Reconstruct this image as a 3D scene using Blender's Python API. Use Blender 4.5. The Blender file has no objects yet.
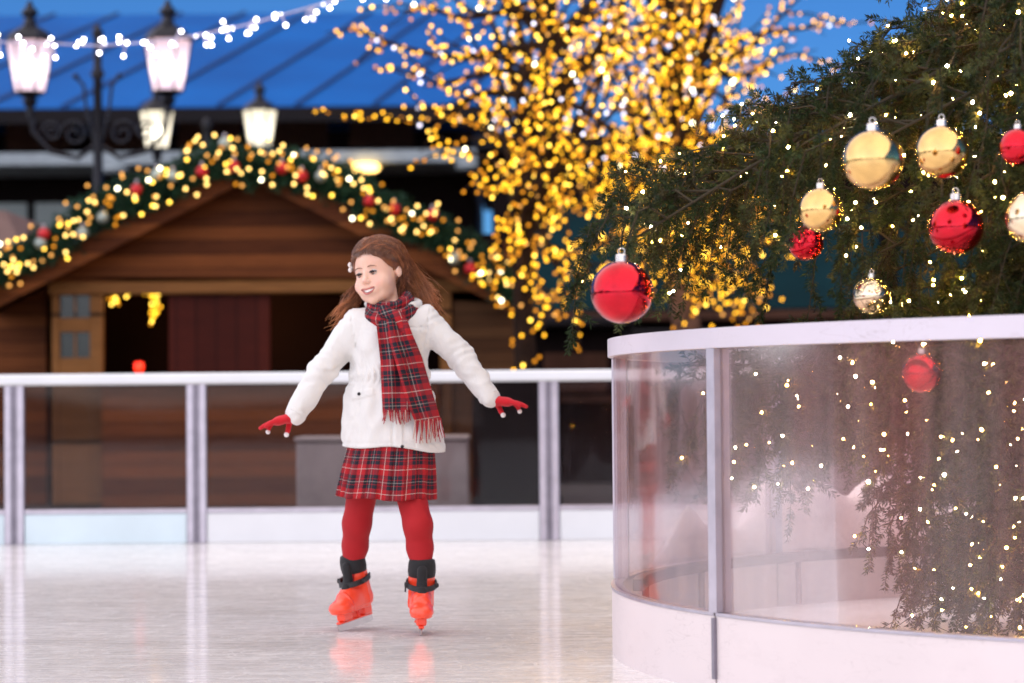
import bpy, math, random
import numpy as np
from mathutils import Matrix, Vector
random.seed(7)
rng = np.random.default_rng(11)
R = math.radians
sc = bpy.context.scene
COL = sc.collection

# ------------------------------------------------------------------ camera
W, H, FPX = 1024, 683, 2418.0
CAMZ = 0.707
cam_d = bpy.data.cameras.new('camera')
cam_d.sensor_width = 36.0
cam_d.lens = FPX / W * 36.0
cam_d.clip_end = 2000
cam_d.clip_start = 0.05
cam = bpy.data.objects.new('camera', cam_d)
COL.objects.link(cam)
cam_rot = Matrix.Rotation(R(90 + 1.56), 3, 'X') @ Matrix.Rotation(R(-0.5), 3, 'Z')
cam.matrix_world = Matrix.Translation((0, 0, CAMZ)) @ cam_rot.to_4x4()
cam_d.dof.use_dof = True
cam_d.dof.focus_distance = 6.9
cam_d.dof.aperture_fstop = 2.75
sc.camera = cam

def at(px, py, Y):
    """point of the place seen at this spot of the photo, at distance Y"""
    d = cam_rot @ Vector(((px - 512) / FPX, -(py - 341.5) / FPX, -1))
    t = Y / d.y
    return Vector((d.x * t, Y, CAMZ + d.z * t))

# ------------------------------------------------------------------ objects
def link(o, parent=None):
    COL.objects.link(o)
    if parent is not None:
        o.parent = parent
    return o

def tag(o, label=None, cat=None, group=None, kind=None):
    if label: o['label'] = label
    if cat: o['category'] = cat
    if group: o['group'] = group
    if kind: o['kind'] = kind
    return o

def empty(name, loc=(0, 0, 0), parent=None, rz=0):
    o = bpy.data.objects.new(name, None)
    o.location = loc
    o.rotation_euler = (0, 0, rz)
    o.empty_display_size = .1
    return link(o, parent)

def np_mesh(name, V, F, mat=None, parent=None, smooth=False, loc=(0, 0, 0), uv=None, mats=None, midx=None):
    """V (n,3); F an (m,3) or (m,4) array or a list of faces"""
    me = bpy.data.meshes.new(name)
    V = np.asarray(V, dtype=np.float32).reshape(-1, 3)
    if isinstance(F, np.ndarray):
        m, k = F.shape
        me.vertices.add(len(V)); me.vertices.foreach_set('co', V.ravel())
        me.loops.add(m * k); me.loops.foreach_set('vertex_index', F.astype(np.int32).ravel())
        me.polygons.add(m)
        me.polygons.foreach_set('loop_start', np.arange(0, m * k, k, dtype=np.int32))
        try: me.polygons.foreach_set('loop_total', np.full(m, k, dtype=np.int32))
        except Exception: pass
        me.update(calc_edges=True)
    else:
        me.from_pydata([tuple(map(float, v)) for v in V], [], [tuple(int(i) for i in f) for f in F])
        me.update()
    if uv is not None:
        ul = me.uv_layers.new(name='uv')
        li = np.zeros(len(me.loops), dtype=np.int32)
        me.loops.foreach_get('vertex_index', li)
        ul.data.foreach_set('uv', np.asarray(uv, dtype=np.float32)[li].ravel())
    if smooth:
        me.polygons.foreach_set('use_smooth', np.ones(len(me.polygons), dtype=bool))
    for mm in (mats or ([mat] if mat else [])):
        me.materials.append(mm)
    if midx is not None:
        me.polygons.foreach_set('material_index', np.asarray(midx, dtype=np.int32))
    o = bpy.data.objects.new(name, me)
    o.location = loc
    return link(o, parent)

def copy_tree(o, parent=None):
    c = o.copy()
    COL.objects.link(c)
    c.parent = parent
    for ch in list(o.children):
        copy_tree(ch, c)
    return c

class MB:
    """collects shapes for one mesh"""
    def __init__(s): s.v = []; s.f = []
    def add(s, V, F):
        n = len(s.v); s.v += [tuple(v) for v in V]; s.f += [tuple(i + n for i in f) for f in F]; return s
    def box(s, x0, x1, y0, y1, z0, z1, bev=0.0):
        if bev <= 0:
            V = [(x, y, z) for x in (x0, x1) for y in (y0, y1) for z in (z0, z1)]
            F = [(0, 1, 3, 2), (4, 6, 7, 5), (0, 4, 5, 1), (2, 3, 7, 6), (0, 2, 6, 4), (1, 5, 7, 3)]
            return s.add(V, F)
        b = min(bev, (x1 - x0) * .45, (y1 - y0) * .45, (z1 - z0) * .45)
        V = []; F = []
        idx = {}
        for cx, X in ((0, x0), (1, x1)):
            for cy, Y in ((0, y0), (1, y1)):
                for cz, Z in ((0, z0), (1, z1)):
                    sx, sy, sz = (1 if cx == 0 else -1), (1 if cy == 0 else -1), (1 if cz == 0 else -1)
                    idx[cx, cy, cz, 'x'] = len(V); V.append((X, Y + sy * b, Z + sz * b))
                    idx[cx, cy, cz, 'y'] = len(V); V.append((X + sx * b, Y, Z + sz * b))
                    idx[cx, cy, cz, 'z'] = len(V); V.append((X + sx * b, Y + sy * b, Z))
                    F.append((idx[cx, cy, cz, 'x'], idx[cx, cy, cz, 'y'], idx[cx, cy, cz, 'z']))
        q = lambda l: F.append(tuple(idx[i] for i in l))
        for c in (0, 1):
            q([(c, 0, 0, 'x'), (c, 0, 1, 'x'), (c, 1, 1, 'x'), (c, 1, 0, 'x')])
            q([(0, c, 0, 'y'), (0, c, 1, 'y'), (1, c, 1, 'y'), (1, c, 0, 'y')])
            q([(0, 0, c, 'z'), (0, 1, c, 'z'), (1, 1, c, 'z'), (1, 0, c, 'z')])
            for d in (0, 1):
                q([(c, d, 0, 'x'), (c, d, 1, 'x'), (c, d, 1, 'y'), (c, d, 0, 'y')])
                q([(c, 0, d, 'x'), (c, 1, d, 'x'), (c, 1, d, 'z'), (c, 0, d, 'z')])
                q([(0, c, d, 'y'), (1, c, d, 'y'), (1, c, d, 'z'), (0, c, d, 'z')])
        return s.add(V, F)
    def tube(s, pts, r, n=8, cap=True):
        pts = [Vector(p) for p in pts]
        m = len(pts)
        rr = r if hasattr(r, '__len__') else [r] * m
        V = []; F = []
        up = None
        for i, p in enumerate(pts):
            t = (pts[min(i + 1, m - 1)] - pts[max(i - 1, 0)])
            if t.length < 1e-9: t = Vector((0, 0, 1))
            t.normalize()
            if up is None:
                up = Vector((0, 0, 1)) if abs(t.z) < .9 else Vector((1, 0, 0))
            a = t.cross(up)
            if a.length < 1e-6: a = t.orthogonal()
            a.normalize(); b = a.cross(t).normalized(); up = b
            for k in range(n):
                th = 2 * math.pi * k / n
                V.append(p + (a * math.cos(th) + b * math.sin(th)) * rr[i])
        for i in range(m - 1):
            for k in range(n):
                k2 = (k + 1) % n
                F.append((i * n + k, i * n + k2, (i + 1) * n + k2, (i + 1) * n + k))
        if cap:
            F.append(tuple(range(n - 1, -1, -1))); F.append(tuple((m - 1) * n + k for k in range(n)))
        return s.add(V, F)
    def lathe(s, prof, c=(0, 0, 0), n=24, rot=0.0):
        """prof = [(r, z)] bottom to top"""
        V = []; F = []
        for (r, z) in prof:
            for k in range(n):
                th = 2 * math.pi * k / n + rot
                V.append((c[0] + r * math.cos(th), c[1] + r * math.sin(th), c[2] + z))
        for i in range(len(prof) - 1):
            for k in range(n):
                k2 = (k + 1) % n
                F.append((i * n + k, i * n + k2, (i + 1) * n + k2, (i + 1) * n + k))
        F.append(tuple(range(n - 1, -1, -1))); F.append(tuple((len(prof) - 1) * n + k for k in range(n)))
        return s.add(V, F)
    def prism(s, poly, y0, y1):
        """polygon in x,z extruded from y0 to y1"""
        n = len(poly)
        V = [(x, y0, z) for x, z in poly] + [(x, y1, z) for x, z in poly]
        F = [tuple(range(n)), tuple(range(2 * n - 1, n - 1, -1))]
        for k in range(n):
            k2 = (k + 1) % n
            F.append((k, k + n, k2 + n, k2))
        return s.add(V, F)
    def sphere(s, c, r, nu=12, nv=8):
        rr = r if hasattr(r, '__len__') else (r, r, r)
        V = [(c[0], c[1], c[2] - rr[2])]; F = []
        for j in range(1, nv):
            ph = math.pi * j / nv - math.pi / 2
            for k in range(nu):
                th = 2 * math.pi * k / nu
                V.append((c[0] + rr[0] * math.cos(ph) * math.cos(th), c[1] + rr[1] * math.cos(ph) * math.sin(th), c[2] + rr[2] * math.sin(ph)))
        V.append((c[0], c[1], c[2] + rr[2]))
        for k in range(nu):
            F.append((0, 1 + (k + 1) % nu, 1 + k))
            for j in range(nv - 2):
                a = 1 + j * nu
                F.append((a + k, a + (k + 1) % nu, a + nu + (k + 1) % nu, a + nu + k))
            F.append((1 + (nv - 2) * nu + k, 1 + (nv - 2) * nu + (k + 1) % nu, len(V) - 1))
        return s.add(V, F)
    def build(s, name, mat, parent=None, smooth=False, loc=(0, 0, 0)):
        return np_mesh(name, s.v, s.f, mat, parent, smooth, loc)

def auto_smooth(o, ang=35):
    me = o.data
    me.polygons.foreach_set('use_smooth', np.ones(len(me.polygons), dtype=bool))
    try: me.set_sharp_from_angle(angle=R(ang))
    except Exception: pass
    return o

# ------------------------------------------------------------------ materials
class NT:
    def __init__(s, name):
        s.m = bpy.data.materials.new(name); s.m.use_nodes = True
        s.t = s.m.node_tree; s.t.nodes.clear()
        s.out = s.n('ShaderNodeOutputMaterial')
    def n(s, typ, **kw):
        nd = s.t.nodes.new(typ)
        for k, v in kw.items():
            if k.startswith('i_'):
                key = k[2:].replace('_', ' ')
                s.set(nd, key, v)
            else: setattr(nd, k, v)
        return nd
    def set(s, nd, key, v):
        sock = nd.inputs[key] if not isinstance(key, int) else nd.inputs[key]
        if hasattr(v, 'is_output') and v.is_output: s.t.links.new(v, sock)
        else: sock.default_value = v
    def l(s, a, b): s.t.links.new(a, b)
    def math(s, op, a, b=0.0, clamp=False):
        nd = s.n('ShaderNodeMath', operation=op, use_clamp=clamp)
        s.set(nd, 0, a); s.set(nd, 1, b); return nd.outputs[0]
    def mix(s, f, a, b):
        nd = s.n('ShaderNodeMix', data_type='RGBA')
        s.set(nd, 0, f)
        for i, v in ((6, a), (7, b)):
            if not (hasattr(v, 'is_output')): v = (*v[:3], 1)
            s.set(nd, i, v)
        return nd.outputs[2]
    def ramp(s, f, stops, interp='LINEAR'):
        nd = s.n('ShaderNodeValToRGB'); cr = nd.color_ramp; cr.interpolation = interp
        while len(cr.elements) > 1: cr.elements.remove(cr.elements[0])
        cr.elements[0].position = stops[0][0]; cr.elements[0].color = (*stops[0][1][:3], 1)
        for p, c in stops[1:]:
            e = cr.elements.new(p); e.color = (*c[:3], 1)
        s.set(nd, 0, f); return nd.outputs[0]
    def coord(s, scale=(1, 1, 1), kind='Object', rot=(0, 0, 0)):
        tc = s.n('ShaderNodeTexCoord'); mp = s.n('ShaderNodeMapping')
        mp.inputs['Scale'].default_value = scale; mp.inputs['Rotation'].default_value = rot
        s.l(tc.outputs[kind], mp.inputs[0]); return mp.outputs[0]
    def noise(s, vec, scale, detail=4, rough=.55, dist=0.0):
        nd = s.n('ShaderNodeTexNoise'); nd.inputs['Scale'].default_value = scale
        nd.inputs['Detail'].default_value = detail; nd.inputs['Roughness'].default_value = rough
        nd.inputs['Distortion'].default_value = dist
        s.l(vec, nd.inputs['Vector']); return nd.outputs[0]
    def bump(s, h, strength=.3, dist=.01):
        nd = s.n('ShaderNodeBump'); nd.inputs['Strength'].default_value = strength
        nd.inputs['Distance'].default_value = dist; s.l(h, nd.inputs['Height']); return nd.outputs[0]
    def bsdf(s, color=(.8, .8, .8), rough=.5, metal=0.0, normal=None, **kw):
        nd = s.n('ShaderNodeBsdfPrincipled')
        s.set(nd, 'Base Color', color if hasattr(color, 'is_output') else (*color[:3], 1))
        s.set(nd, 'Roughness', rough); s.set(nd, 'Metallic', metal)
        if normal is not None: s.l(normal, nd.inputs['Normal'])
        for k, v in kw.items(): s.set(nd, k.replace('_', ' '), v)
        return nd
    def done(s, shader):
        s.l(shader.outputs[0] if hasattr(shader, 'outputs') else shader, s.out.inputs[0]); return s.m

def simple(name, color, rough=.5, metal=0.0, var=.15, scale=6.0, bump=0.0, bscale=40, bdist=.004, **kw):
    t = NT(name); c = t.coord()
    n = t.noise(c, scale, 5)
    lo = tuple(max(0, x * (1 - var)) for x in color); hi = tuple(min(1, x * (1 + var)) for x in color)
    col = t.ramp(n, [(.3, lo), (.7, hi)])
    rr = t.math('MULTIPLY_ADD', n, .2); t.t.nodes[-1].inputs[2].default_value = max(0.02, rough - .1)
    nm = t.bump(t.noise(c, bscale, 6), bump, bdist) if bump else None
    return t.done(t.bsdf(col, rr, metal, nm, **kw))

def emit(name, color, strength, sampling='NONE'):
    t = NT(name)
    e = t.n('ShaderNodeEmission'); e.inputs[0].default_value = (*color, 1); e.inputs[1].default_value = strength
    t.m.cycles.emission_sampling = sampling
    return t.done(e)

def wood(name, c1, c2, plank=.14, axis='Z', rough=.55, grain=(2, 2, 30)):
    """horizontal planks (axis Z) or vertical ones (axis X) with grain and dark gaps"""
    t = NT(name)
    tc = t.n('ShaderNodeTexCoord'); sp = t.n('ShaderNodeSeparateXYZ'); t.l(tc.outputs['Object'], sp.inputs[0])
    a = sp.outputs['Z'] if axis == 'Z' else sp.outputs['X']
    row = t.math('DIVIDE', a, plank)
    fr = t.math('FRACT', row); fl = t.math('FLOOR', row)
    wn = t.n('ShaderNodeTexWhiteNoise', noise_dimensions='1D'); t.l(fl, wn.inputs['W'])
    g = t.noise(t.coord(grain), 1.5, 7, .6, .6)
    k = t.math('ADD', t.math('MULTIPLY', g, .7), t.math('MULTIPLY', wn.outputs[0], .45))
    col = t.ramp(k, [(.3, c1), (.85, c2)])
    gap = t.math('LESS_THAN', fr, .06)
    col = t.mix(gap, col, tuple(x * .12 for x in c1))
    hgt = t.math('ADD', t.math('MULTIPLY', g, .3), t.math('SUBTRACT', 1.0, gap))
    return t.done(t.bsdf(col, rough, 0, t.bump(hgt, .5, .006), Specular_IOR_Level=.12))

# ------------------------------------------------------------------ signed distance sculpting
def rc(P, a, b, r1, r2):
    a = np.asarray(a, float); b = np.asarray(b, float)
    ba = b - a; h = np.clip(((P - a) @ ba) / max(ba @ ba, 1e-12), 0, 1)
    return np.linalg.norm(P - a - h[..., None] * ba, axis=-1) - (r1 + (r2 - r1) * h)

def ell(P, c, r):
    q = (P - np.asarray(c)) / np.asarray(r)
    k0 = np.linalg.norm(q, axis=-1); k1 = np.linalg.norm(q / np.asarray(r), axis=-1)
    return k0 * (k0 - 1) / np.maximum(k1, 1e-9)

def smin(a, b, k):
    h = np.clip(.5 + .5 * (b - a) / k, 0, 1)
    return b + (a - b) * h - k * h * (1 - h)

class Vol:
    def __init__(s, xs, ys, zs):
        s.x, s.y, s.z = (np.asarray(v, float) for v in (xs, ys, zs))
        s.f = np.full((len(s.x), len(s.y), len(s.z)), 1.0)
    def blk(s, lo, hi):
        i = []
        for ax, l, h in ((s.x, lo[0], hi[0]), (s.y, lo[1], hi[1]), (s.z, lo[2], hi[2])):
            a = int(np.searchsorted(ax, l)); b = int(np.searchsorted(ax, h)); i.append(slice(max(a - 1, 0), min(b + 1, len(ax))))
        X, Y, Z = np.meshgrid(s.x[i[0]], s.y[i[1]], s.z[i[2]], indexing='ij')
        return tuple(i), np.stack([X, Y, Z], -1)
    def add(s, fn, lo, hi, k=.01):
        i, P = s.blk(lo, hi)
        if P.size: s.f[i] = smin(s.f[i], fn(P), k)
    def sub(s, fn, lo, hi, k=.005):
        i, P = s.blk(lo, hi)
        if P.size: s.f[i] = -smin(-s.f[i], fn(P), k)
    def cone(s, a, b, r1, r2, k=.01):
        m = max(r1, r2) + k * 2 + .01
        s.add(lambda P: rc(P, a, b, r1, r2), np.minimum(a, b) - m, np.maximum(a, b) + m, k)
    def ball(s, c, r, k=.01, T=None):
        r = np.asarray(r if hasattr(r, '__len__') else (r, r, r), float); c = np.asarray(c, float)
        m = max(r) + k * 2 + .01
        fn = (lambda P: ell(P, c, r)) if T is None else (lambda P: ell((P - c) @ T, (0, 0, 0), r))
        s.add(fn, c - m, c + m, k)
    def cut(s, c, r, k=.005, T=None):
        r = np.asarray(r if hasattr(r, '__len__') else (r, r, r), float); c = np.asarray(c, float)
        m = max(r) + k * 2 + .01
        fn = (lambda P: ell(P, c, r)) if T is None else (lambda P: ell((P - c) @ T, (0, 0, 0), r))
        s.sub(fn, c - m, c + m, k)
    def mesh(s):
        f = s.f; ins = f < 0
        nx, ny, nz = f.shape
        C = [(i, j, k) for i in (0, 1) for j in (0, 1) for k in (0, 1)]
        def sl(o): return (slice(o[0], nx - 1 + o[0]), slice(o[1], ny - 1 + o[1]), slice(o[2], nz - 1 + o[2]))
        cnt = sum(ins[sl(c)].astype(np.int8) for c in C)
        I, J, K = np.nonzero((cnt > 0) & (cnt < 8))
        acc = np.zeros((len(I), 3)); num = np.zeros(len(I))
        for c1 in C:
            for ax in range(3):
                if c1[ax]: continue
                c2 = list(c1); c2[ax] = 1
                a = f[I + c1[0], J + c1[1], K + c1[2]]; b = f[I + c2[0], J + c2[1], K + c2[2]]
                m = (a < 0) != (b < 0)
                t = np.where(m, a / np.where(m, a - b, 1), 0)
                p1 = np.stack([s.x[I + c1[0]], s.y[J + c1[1]], s.z[K + c1[2]]], -1)
                p2 = np.stack([s.x[I + c2[0]], s.y[J + c2[1]], s.z[K + c2[2]]], -1)
                acc += np.where(m[:, None], p1 + (p2 - p1) * t[:, None], 0); num += m
        V = acc / num[:, None]
        vid = np.full((nx, ny, nz), -1, dtype=np.int64); vid[I, J, K] = np.arange(len(I))
        Fs = []
        for ax in range(3):
            o1, o2 = (ax + 1) % 3, (ax + 2) % 3
            lo = [0, 0, 0]; lo[o1] = 1; lo[o2] = 1
            a = ins[lo[0]:nx - (ax == 0), lo[1]:ny - (ax == 1), lo[2]:nz - (ax == 2)]
            e = [0, 0, 0]; e[ax] = 1
            hi = [nx, ny, nz]
            b = ins[lo[0] + e[0]:nx, lo[1] + e[1]:ny, lo[2] + e[2]:nz]
            m = a != b
            p = np.argwhere(m) + np.array(lo)
            d1 = np.zeros(3, int); d1[o1] = 1; d2 = np.zeros(3, int); d2[o2] = 1
            q = np.stack([vid[tuple((p - d1 - d2).T)], vid[tuple((p - d2).T)], vid[tuple(p.T)], vid[tuple((p - d1).T)]], -1)
            flip = ~a[m]
            q[flip] = q[flip][:, ::-1]
            Fs.append(q)
        F = np.concatenate(Fs); F = F[(F >= 0).all(1)]
        return V, F
# ------------------------------------------------------------------ render, world, light
sc.render.engine = 'CYCLES'
sc.view_settings.view_transform = 'Standard'
sc.view_settings.look = 'None'
sc.view_settings.exposure = EXPO = 0.90
sc.view_settings.gamma = 1.0
cy = sc.cycles
cy.use_denoising = True
cy.use_adaptive_sampling = True
cy.adaptive_threshold = .01
cy.max_bounces = 8; cy.transparent_max_bounces = 16
cy.diffuse_bounces = 3; cy.glossy_bounces = 4; cy.transmission_bounces = 6
cy.sample_clamp_indirect = 4.0
cy.caustics_reflective = False; cy.caustics_refractive = False

SUN_EL, SUN_AZ = 48.0, 226.0      # low soft light from behind the camera, a little to its left
w = bpy.data.worlds.new('World'); sc.world = w; w.use_nodes = True
wt = w.node_tree; wt.nodes.clear()
sky = wt.nodes.new('ShaderNodeTexSky'); sky.sky_type = 'NISHITA'; sky.sun_disc = False
sky.sun_elevation = R(SUN_EL); sky.sun_rotation = R(SUN_AZ)
sky.air_density = 1.0; sky.dust_density = .0; sky.ozone_density = 6.0
bg = wt.nodes.new('ShaderNodeBackground'); bg.inputs[1].default_value = .046
wo = wt.nodes.new('ShaderNodeOutputWorld')
tint = wt.nodes.new('ShaderNodeMix'); tint.data_type = 'RGBA'; tint.blend_type = 'MULTIPLY'   # deep blue of dusk
tint.inputs[0].default_value = 1.0; tint.inputs[7].default_value = (.34, .74, 1.25, 1)
wt.links.new(sky.outputs[0], tint.inputs[6]); wt.links.new(tint.outputs[2], bg.inputs[0]); wt.links.new(bg.outputs[0], wo.inputs[0])
sl = bpy.data.lights.new('sun', 'SUN'); sl.energy = 2.9; sl.angle = R(160); sl.color = (1, .885, .77)
so = bpy.data.objects.new('sun', sl); COL.objects.link(so)
az = R(SUN_AZ)
sdir = Vector((math.sin(az) * math.cos(R(SUN_EL)), math.cos(az) * math.cos(R(SUN_EL)), math.sin(R(SUN_EL))))
so.rotation_euler = sdir.to_track_quat('Z', 'Y').to_euler()

# ------------------------------------------------------------------ materials
M = {}
M['white_paint'] = simple('white_paint', (.70, .72, .74), .35, var=.04, scale=3)
def scuffed(name, color, dirt=(.30, .24, .24)):
    t = NT(name)
    n = t.noise(t.coord(), 2.2, 5); c = t.ramp(n, [(.3, tuple(x * .92 for x in color)), (.7, color)])
    sc_ = None
    for sx, sz, rz, s, wd in ((2, 14, 8, 2.4, .010), (3, 9, -14, 3.3, .008), (6, 6, 40, 2.0, .004)):
        q = t.noise(t.coord((sx, sx, sz), rot=(R(rz), R(rz * .6), 0)), s, 2, .5, .6)
        m = t.math('SUBTRACT', 1.0, t.math('DIVIDE', t.math('ABSOLUTE', t.math('SUBTRACT', q, .5)), wd), True)
        sc_ = m if sc_ is None else t.math('MAXIMUM', sc_, m)
    mk = t.ramp(t.noise(t.coord((1.5, 1.5, 3)), 2.6, 4, .7), [(.48, (0, 0, 0)), (.66, (1, 1, 1))])
    sc_ = t.math('MULTIPLY', sc_, mk)
    c = t.mix(t.math('MULTIPLY', sc_, .45), c, dirt)
    sm = t.ramp(t.noise(t.coord((1, 1, 2.5)), 5, 6, .75), [(.55, (0, 0, 0)), (.8, (1, 1, 1))])
    c = t.mix(t.math('MULTIPLY', sm, .22), c, (.42, .36, .36))
    h = t.math('SUBTRACT', t.math('MULTIPLY', t.noise(t.coord(), 10, 4), .4), t.math('MULTIPLY', sc_, .5))
    return t.done(t.bsdf(c, t.math('ADD', t.math('MULTIPLY', n, .25), .26), 0, t.bump(h, .15, .004)))
M['cap_plastic'] = scuffed('cap_plastic', (.66, .61, .68))
M['kick_plastic'] = scuffed('kick_plastic', (.72, .64, .64))
M['kick_blue'] = simple('kick_blue', (.60, .72, .77), .4, var=.08, scale=2.0)
M['alu'] = simple('alu', (.50, .46, .52), .38, .75, var=.12, scale=14)
M['alu_dark'] = simple('alu_dark', (.22, .20, .24), .4, .5, var=.2, scale=14)
M['black_iron'] = simple('black_iron', (.015, .015, .02), .45, .6)
M['dark'] = simple('dark', (.012, .010, .012), .6)
M['hut_wood'] = wood('hut_wood', (.080, .021, .006), (.24, .075, .020), .11)
M['hut_wood_red'] = wood('hut_wood_red', (.045, .006, .003), (.085, .012, .006), .16, 'X')
M['hut_beam'] = wood('hut_beam', (.10, .040, .012), (.27, .12, .038), .5)
M['hut_side'] = wood('hut_side', (.050, .020, .008), (.12, .055, .022), .10)
M['shingle'] = simple('shingle', (.018, .008, .006), .8, bump=.5, bscale=20)
M['pale_roof'] = simple('pale_roof', (.26, .17, .15), .8)
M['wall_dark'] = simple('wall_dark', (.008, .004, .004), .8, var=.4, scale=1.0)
M['wall_brown'] = simple('wall_brown', (.075, .034, .022), .8, var=.4, scale=1.3)
M['teal'] = simple('teal', (.004, .030, .038), .5, var=.3, scale=1.0)
M['pale_glass'] = simple('pale_glass', (.20, .25, .24), .2, var=.3, scale=.8)
M['white_trim'] = simple('white_trim', (.30, .35, .38), .5)
M['bark'] = simple('bark', (.022, .013, .010), .9, var=.4, scale=12, bump=.6, bscale=30)
M['bark_pale'] = simple('bark_pale', (.17, .10, .075), .9, var=.4, scale=10, bump=.6, bscale=30)
M['needle_a'] = simple('needle_a', (.020, .034, .012), .55, var=.5, scale=9)
M['needle_b'] = simple('needle_b', (.052, .062, .022), .55, var=.4, scale=9)
M['needle_c'] = simple('needle_c', (.040, .034, .013), .6, var=.4, scale=9)
M['garland_green'] = simple('garland_green', (.018, .055, .032), .6, var=.5, scale=12)
M['wire_dark'] = simple('wire_dark', (.008, .012, .008), .6)
M['wire_white'] = simple('wire_white', (.45, .42, .55), .5)

def roof_blue():
    t = NT('roof_blue')
    n = t.noise(t.coord((1, 1, 1)), .5, 4)
    col = t.ramp(n, [(.3, (.0006, .066, .27)), (.7, (.001, .10, .37))])
    return t.done(t.bsdf(col, .65, .0, Specular_IOR_Level=.06))
M['roof_blue'] = roof_blue()
M['roof_seam'] = simple('roof_seam', (.002, .020, .10), .6)

def ice():
    t = NT('ice')
    big = t.noise(t.coord((.35, .9, 1)), 1.3, 5, .6)
    c = t.ramp(big, [(.25, (.72, .68, .64)), (.75, (.88, .84, .81))])
    scr = None
    for sx, sy, rz, scl, wd in ((.5, 5, 4, 2.2, .014), (.7, 7, -9, 3.1, .012), (.6, 3, 22, 2.6, .009), (.45, 9, 1, 4.0, .014), (2, 1.2, 33, 2.5, .006), (1.1, 2.1, -28, 3.3, .006)):
        n = t.noise(t.coord((sx, sy, 1), rot=(0, 0, R(rz))), scl, 3, .5, 1.2)
        d = t.math('ABSOLUTE', t.math('SUBTRACT', n, .5))
        m = t.math('SUBTRACT', 1.0, t.math('DIVIDE', d, wd), True)
        scr = m if scr is None else t.math('MAXIMUM', scr, m)
    msk = t.noise(t.coord((.8, 1.5, 1)), 2.3, 4, .7)
    mk = t.ramp(msk, [(.36, (0, 0, 0)), (.54, (1, 1, 1))])
    scr = t.math('MULTIPLY', scr, mk)
    c = t.mix(t.math('MULTIPLY', scr, .85), c, (.96, .95, .93))
    frost = t.noise(t.coord((1.0, 3.5, 1)), 7, 6, .7)
    rr = t.math('ADD', t.math('MULTIPLY', frost, .30), .11)
    rr = t.math('ADD', rr, t.math('MULTIPLY', scr, .2))
    wob = t.noise(t.coord((.8, 2.6, 1)), 2.4, 4, .6)
    h = t.math('ADD', t.math('MULTIPLY', wob, .8), t.math('MULTIPLY', scr, .25))
    b = t.bsdf(c, rr, 0, t.bump(h, .26, .014), IOR=1.36)
    b.inputs['Coat Weight'].default_value = .6; b.inputs['Coat Roughness'].default_value = .09
    b.inputs['Coat IOR'].default_value = 1.45
    return t.done(b)
M['ice'] = ice()

def acrylic(name, tint, haze, rough, streak=True, haze_col=(.62, .48, .50), amt=.35, spd=1.0):
    t = NT(name)
    tr = t.n('ShaderNodeBsdfTransparent'); tr.inputs[0].default_value = (*tint, 1)
    df = t.n('ShaderNodeBsdfDiffuse')
    v = t.noise(t.coord((14, 14, .8)), 1.0, 5, .65)
    f = t.noise(t.coord((1, 1, 1)), 60, 3, .8)
    big = t.noise(t.coord((3, 3, .5)), 1.2, 3, .5)
    t.l(t.mix(t.ramp(big, [(.42, (0, 0, 0)), (.62, (1, 1, 1))]), haze_col, tuple(min(1, a * b) for a, b in zip(haze_col, (1.15, .72, .70)))), df.inputs[0])
    k = t.math('ADD', t.math('MULTIPLY', v, 1.1), t.math('MULTIPLY', f, .7))
    k = t.math('MULTIPLY', t.math('SUBTRACT', k, .52), haze * 2.6, True)
    mx = t.n('ShaderNodeMixShader'); t.l(k, mx.inputs[0]); t.l(tr.outputs[0], mx.inputs[1]); t.l(df.outputs[0], mx.inputs[2])
    gl = t.n('ShaderNodeBsdfGlossy'); gl.inputs[1].default_value = rough; gl.inputs[0].default_value = (.9, .9, .95, 1)
    fr = t.n('ShaderNodeFresnel'); fr.inputs[0].default_value = 1.45
    m2 = t.n('ShaderNodeMixShader'); t.l(t.math('MULTIPLY', fr.outputs[0], amt / .35, True), m2.inputs[0])
    t.l(mx.outputs[0], m2.inputs[1]); t.l(gl.outputs[0], m2.inputs[2])
    return t.done(m2)
M['glass_ring'] = acrylic('glass_ring', (.995, .95, .945), .068, .08, haze_col=(.85, .62, .58), amt=.15)
M['glass_rail'] = acrylic('glass_rail', (.76, .73, .73), .008, .03, haze_col=(.3, .26, .26), amt=.14)

for k_ in ('wall_dark', 'wall_brown', 'dark', 'shingle', 'teal', 'needle_a', 'needle_b', 'needle_c', 'garland_green', 'bark', 'bark_pale', 'wire_dark', 'pale_roof'):
    M[k_].node_tree.nodes['Principled BSDF'].inputs['Specular IOR Level'].default_value = .10   # matt, weathered or waxy-dull surfaces
M['shade_glow'] = None
def shade(name, col, st):
    t = NT(name)
    e = t.n('ShaderNodeEmission'); e.inputs[0].default_value = (*col, 1); e.inputs[1].default_value = st
    d = t.n('ShaderNodeBsdfTranslucent'); d.inputs[0].default_value = (.8, .75, .78, 1)
    tr = t.n('ShaderNodeBsdfTransparent')
    a = t.n('ShaderNodeAddShader'); t.l(e.outputs[0], a.inputs[0]); t.l(d.outputs[0], a.inputs[1])
    m = t.n('ShaderNodeMixShader'); m.inputs[0].default_value = .55
    t.l(a.outputs[0], m.inputs[2]); t.l(tr.outputs[0], m.inputs[1])
    return t.done(m)
M['shade_pink'] = shade('shade_pink', (1, .62, .70), .38)
M['shade_cream'] = shade('shade_cream', (1, .90, .62), .60)
M['lamp_core'] = emit('lamp_core', (1, .90, .86), 9, 'AUTO')
M['lamp_core_cream'] = emit('lamp_core_cream', (1, .95, .72), 7, 'AUTO')

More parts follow.
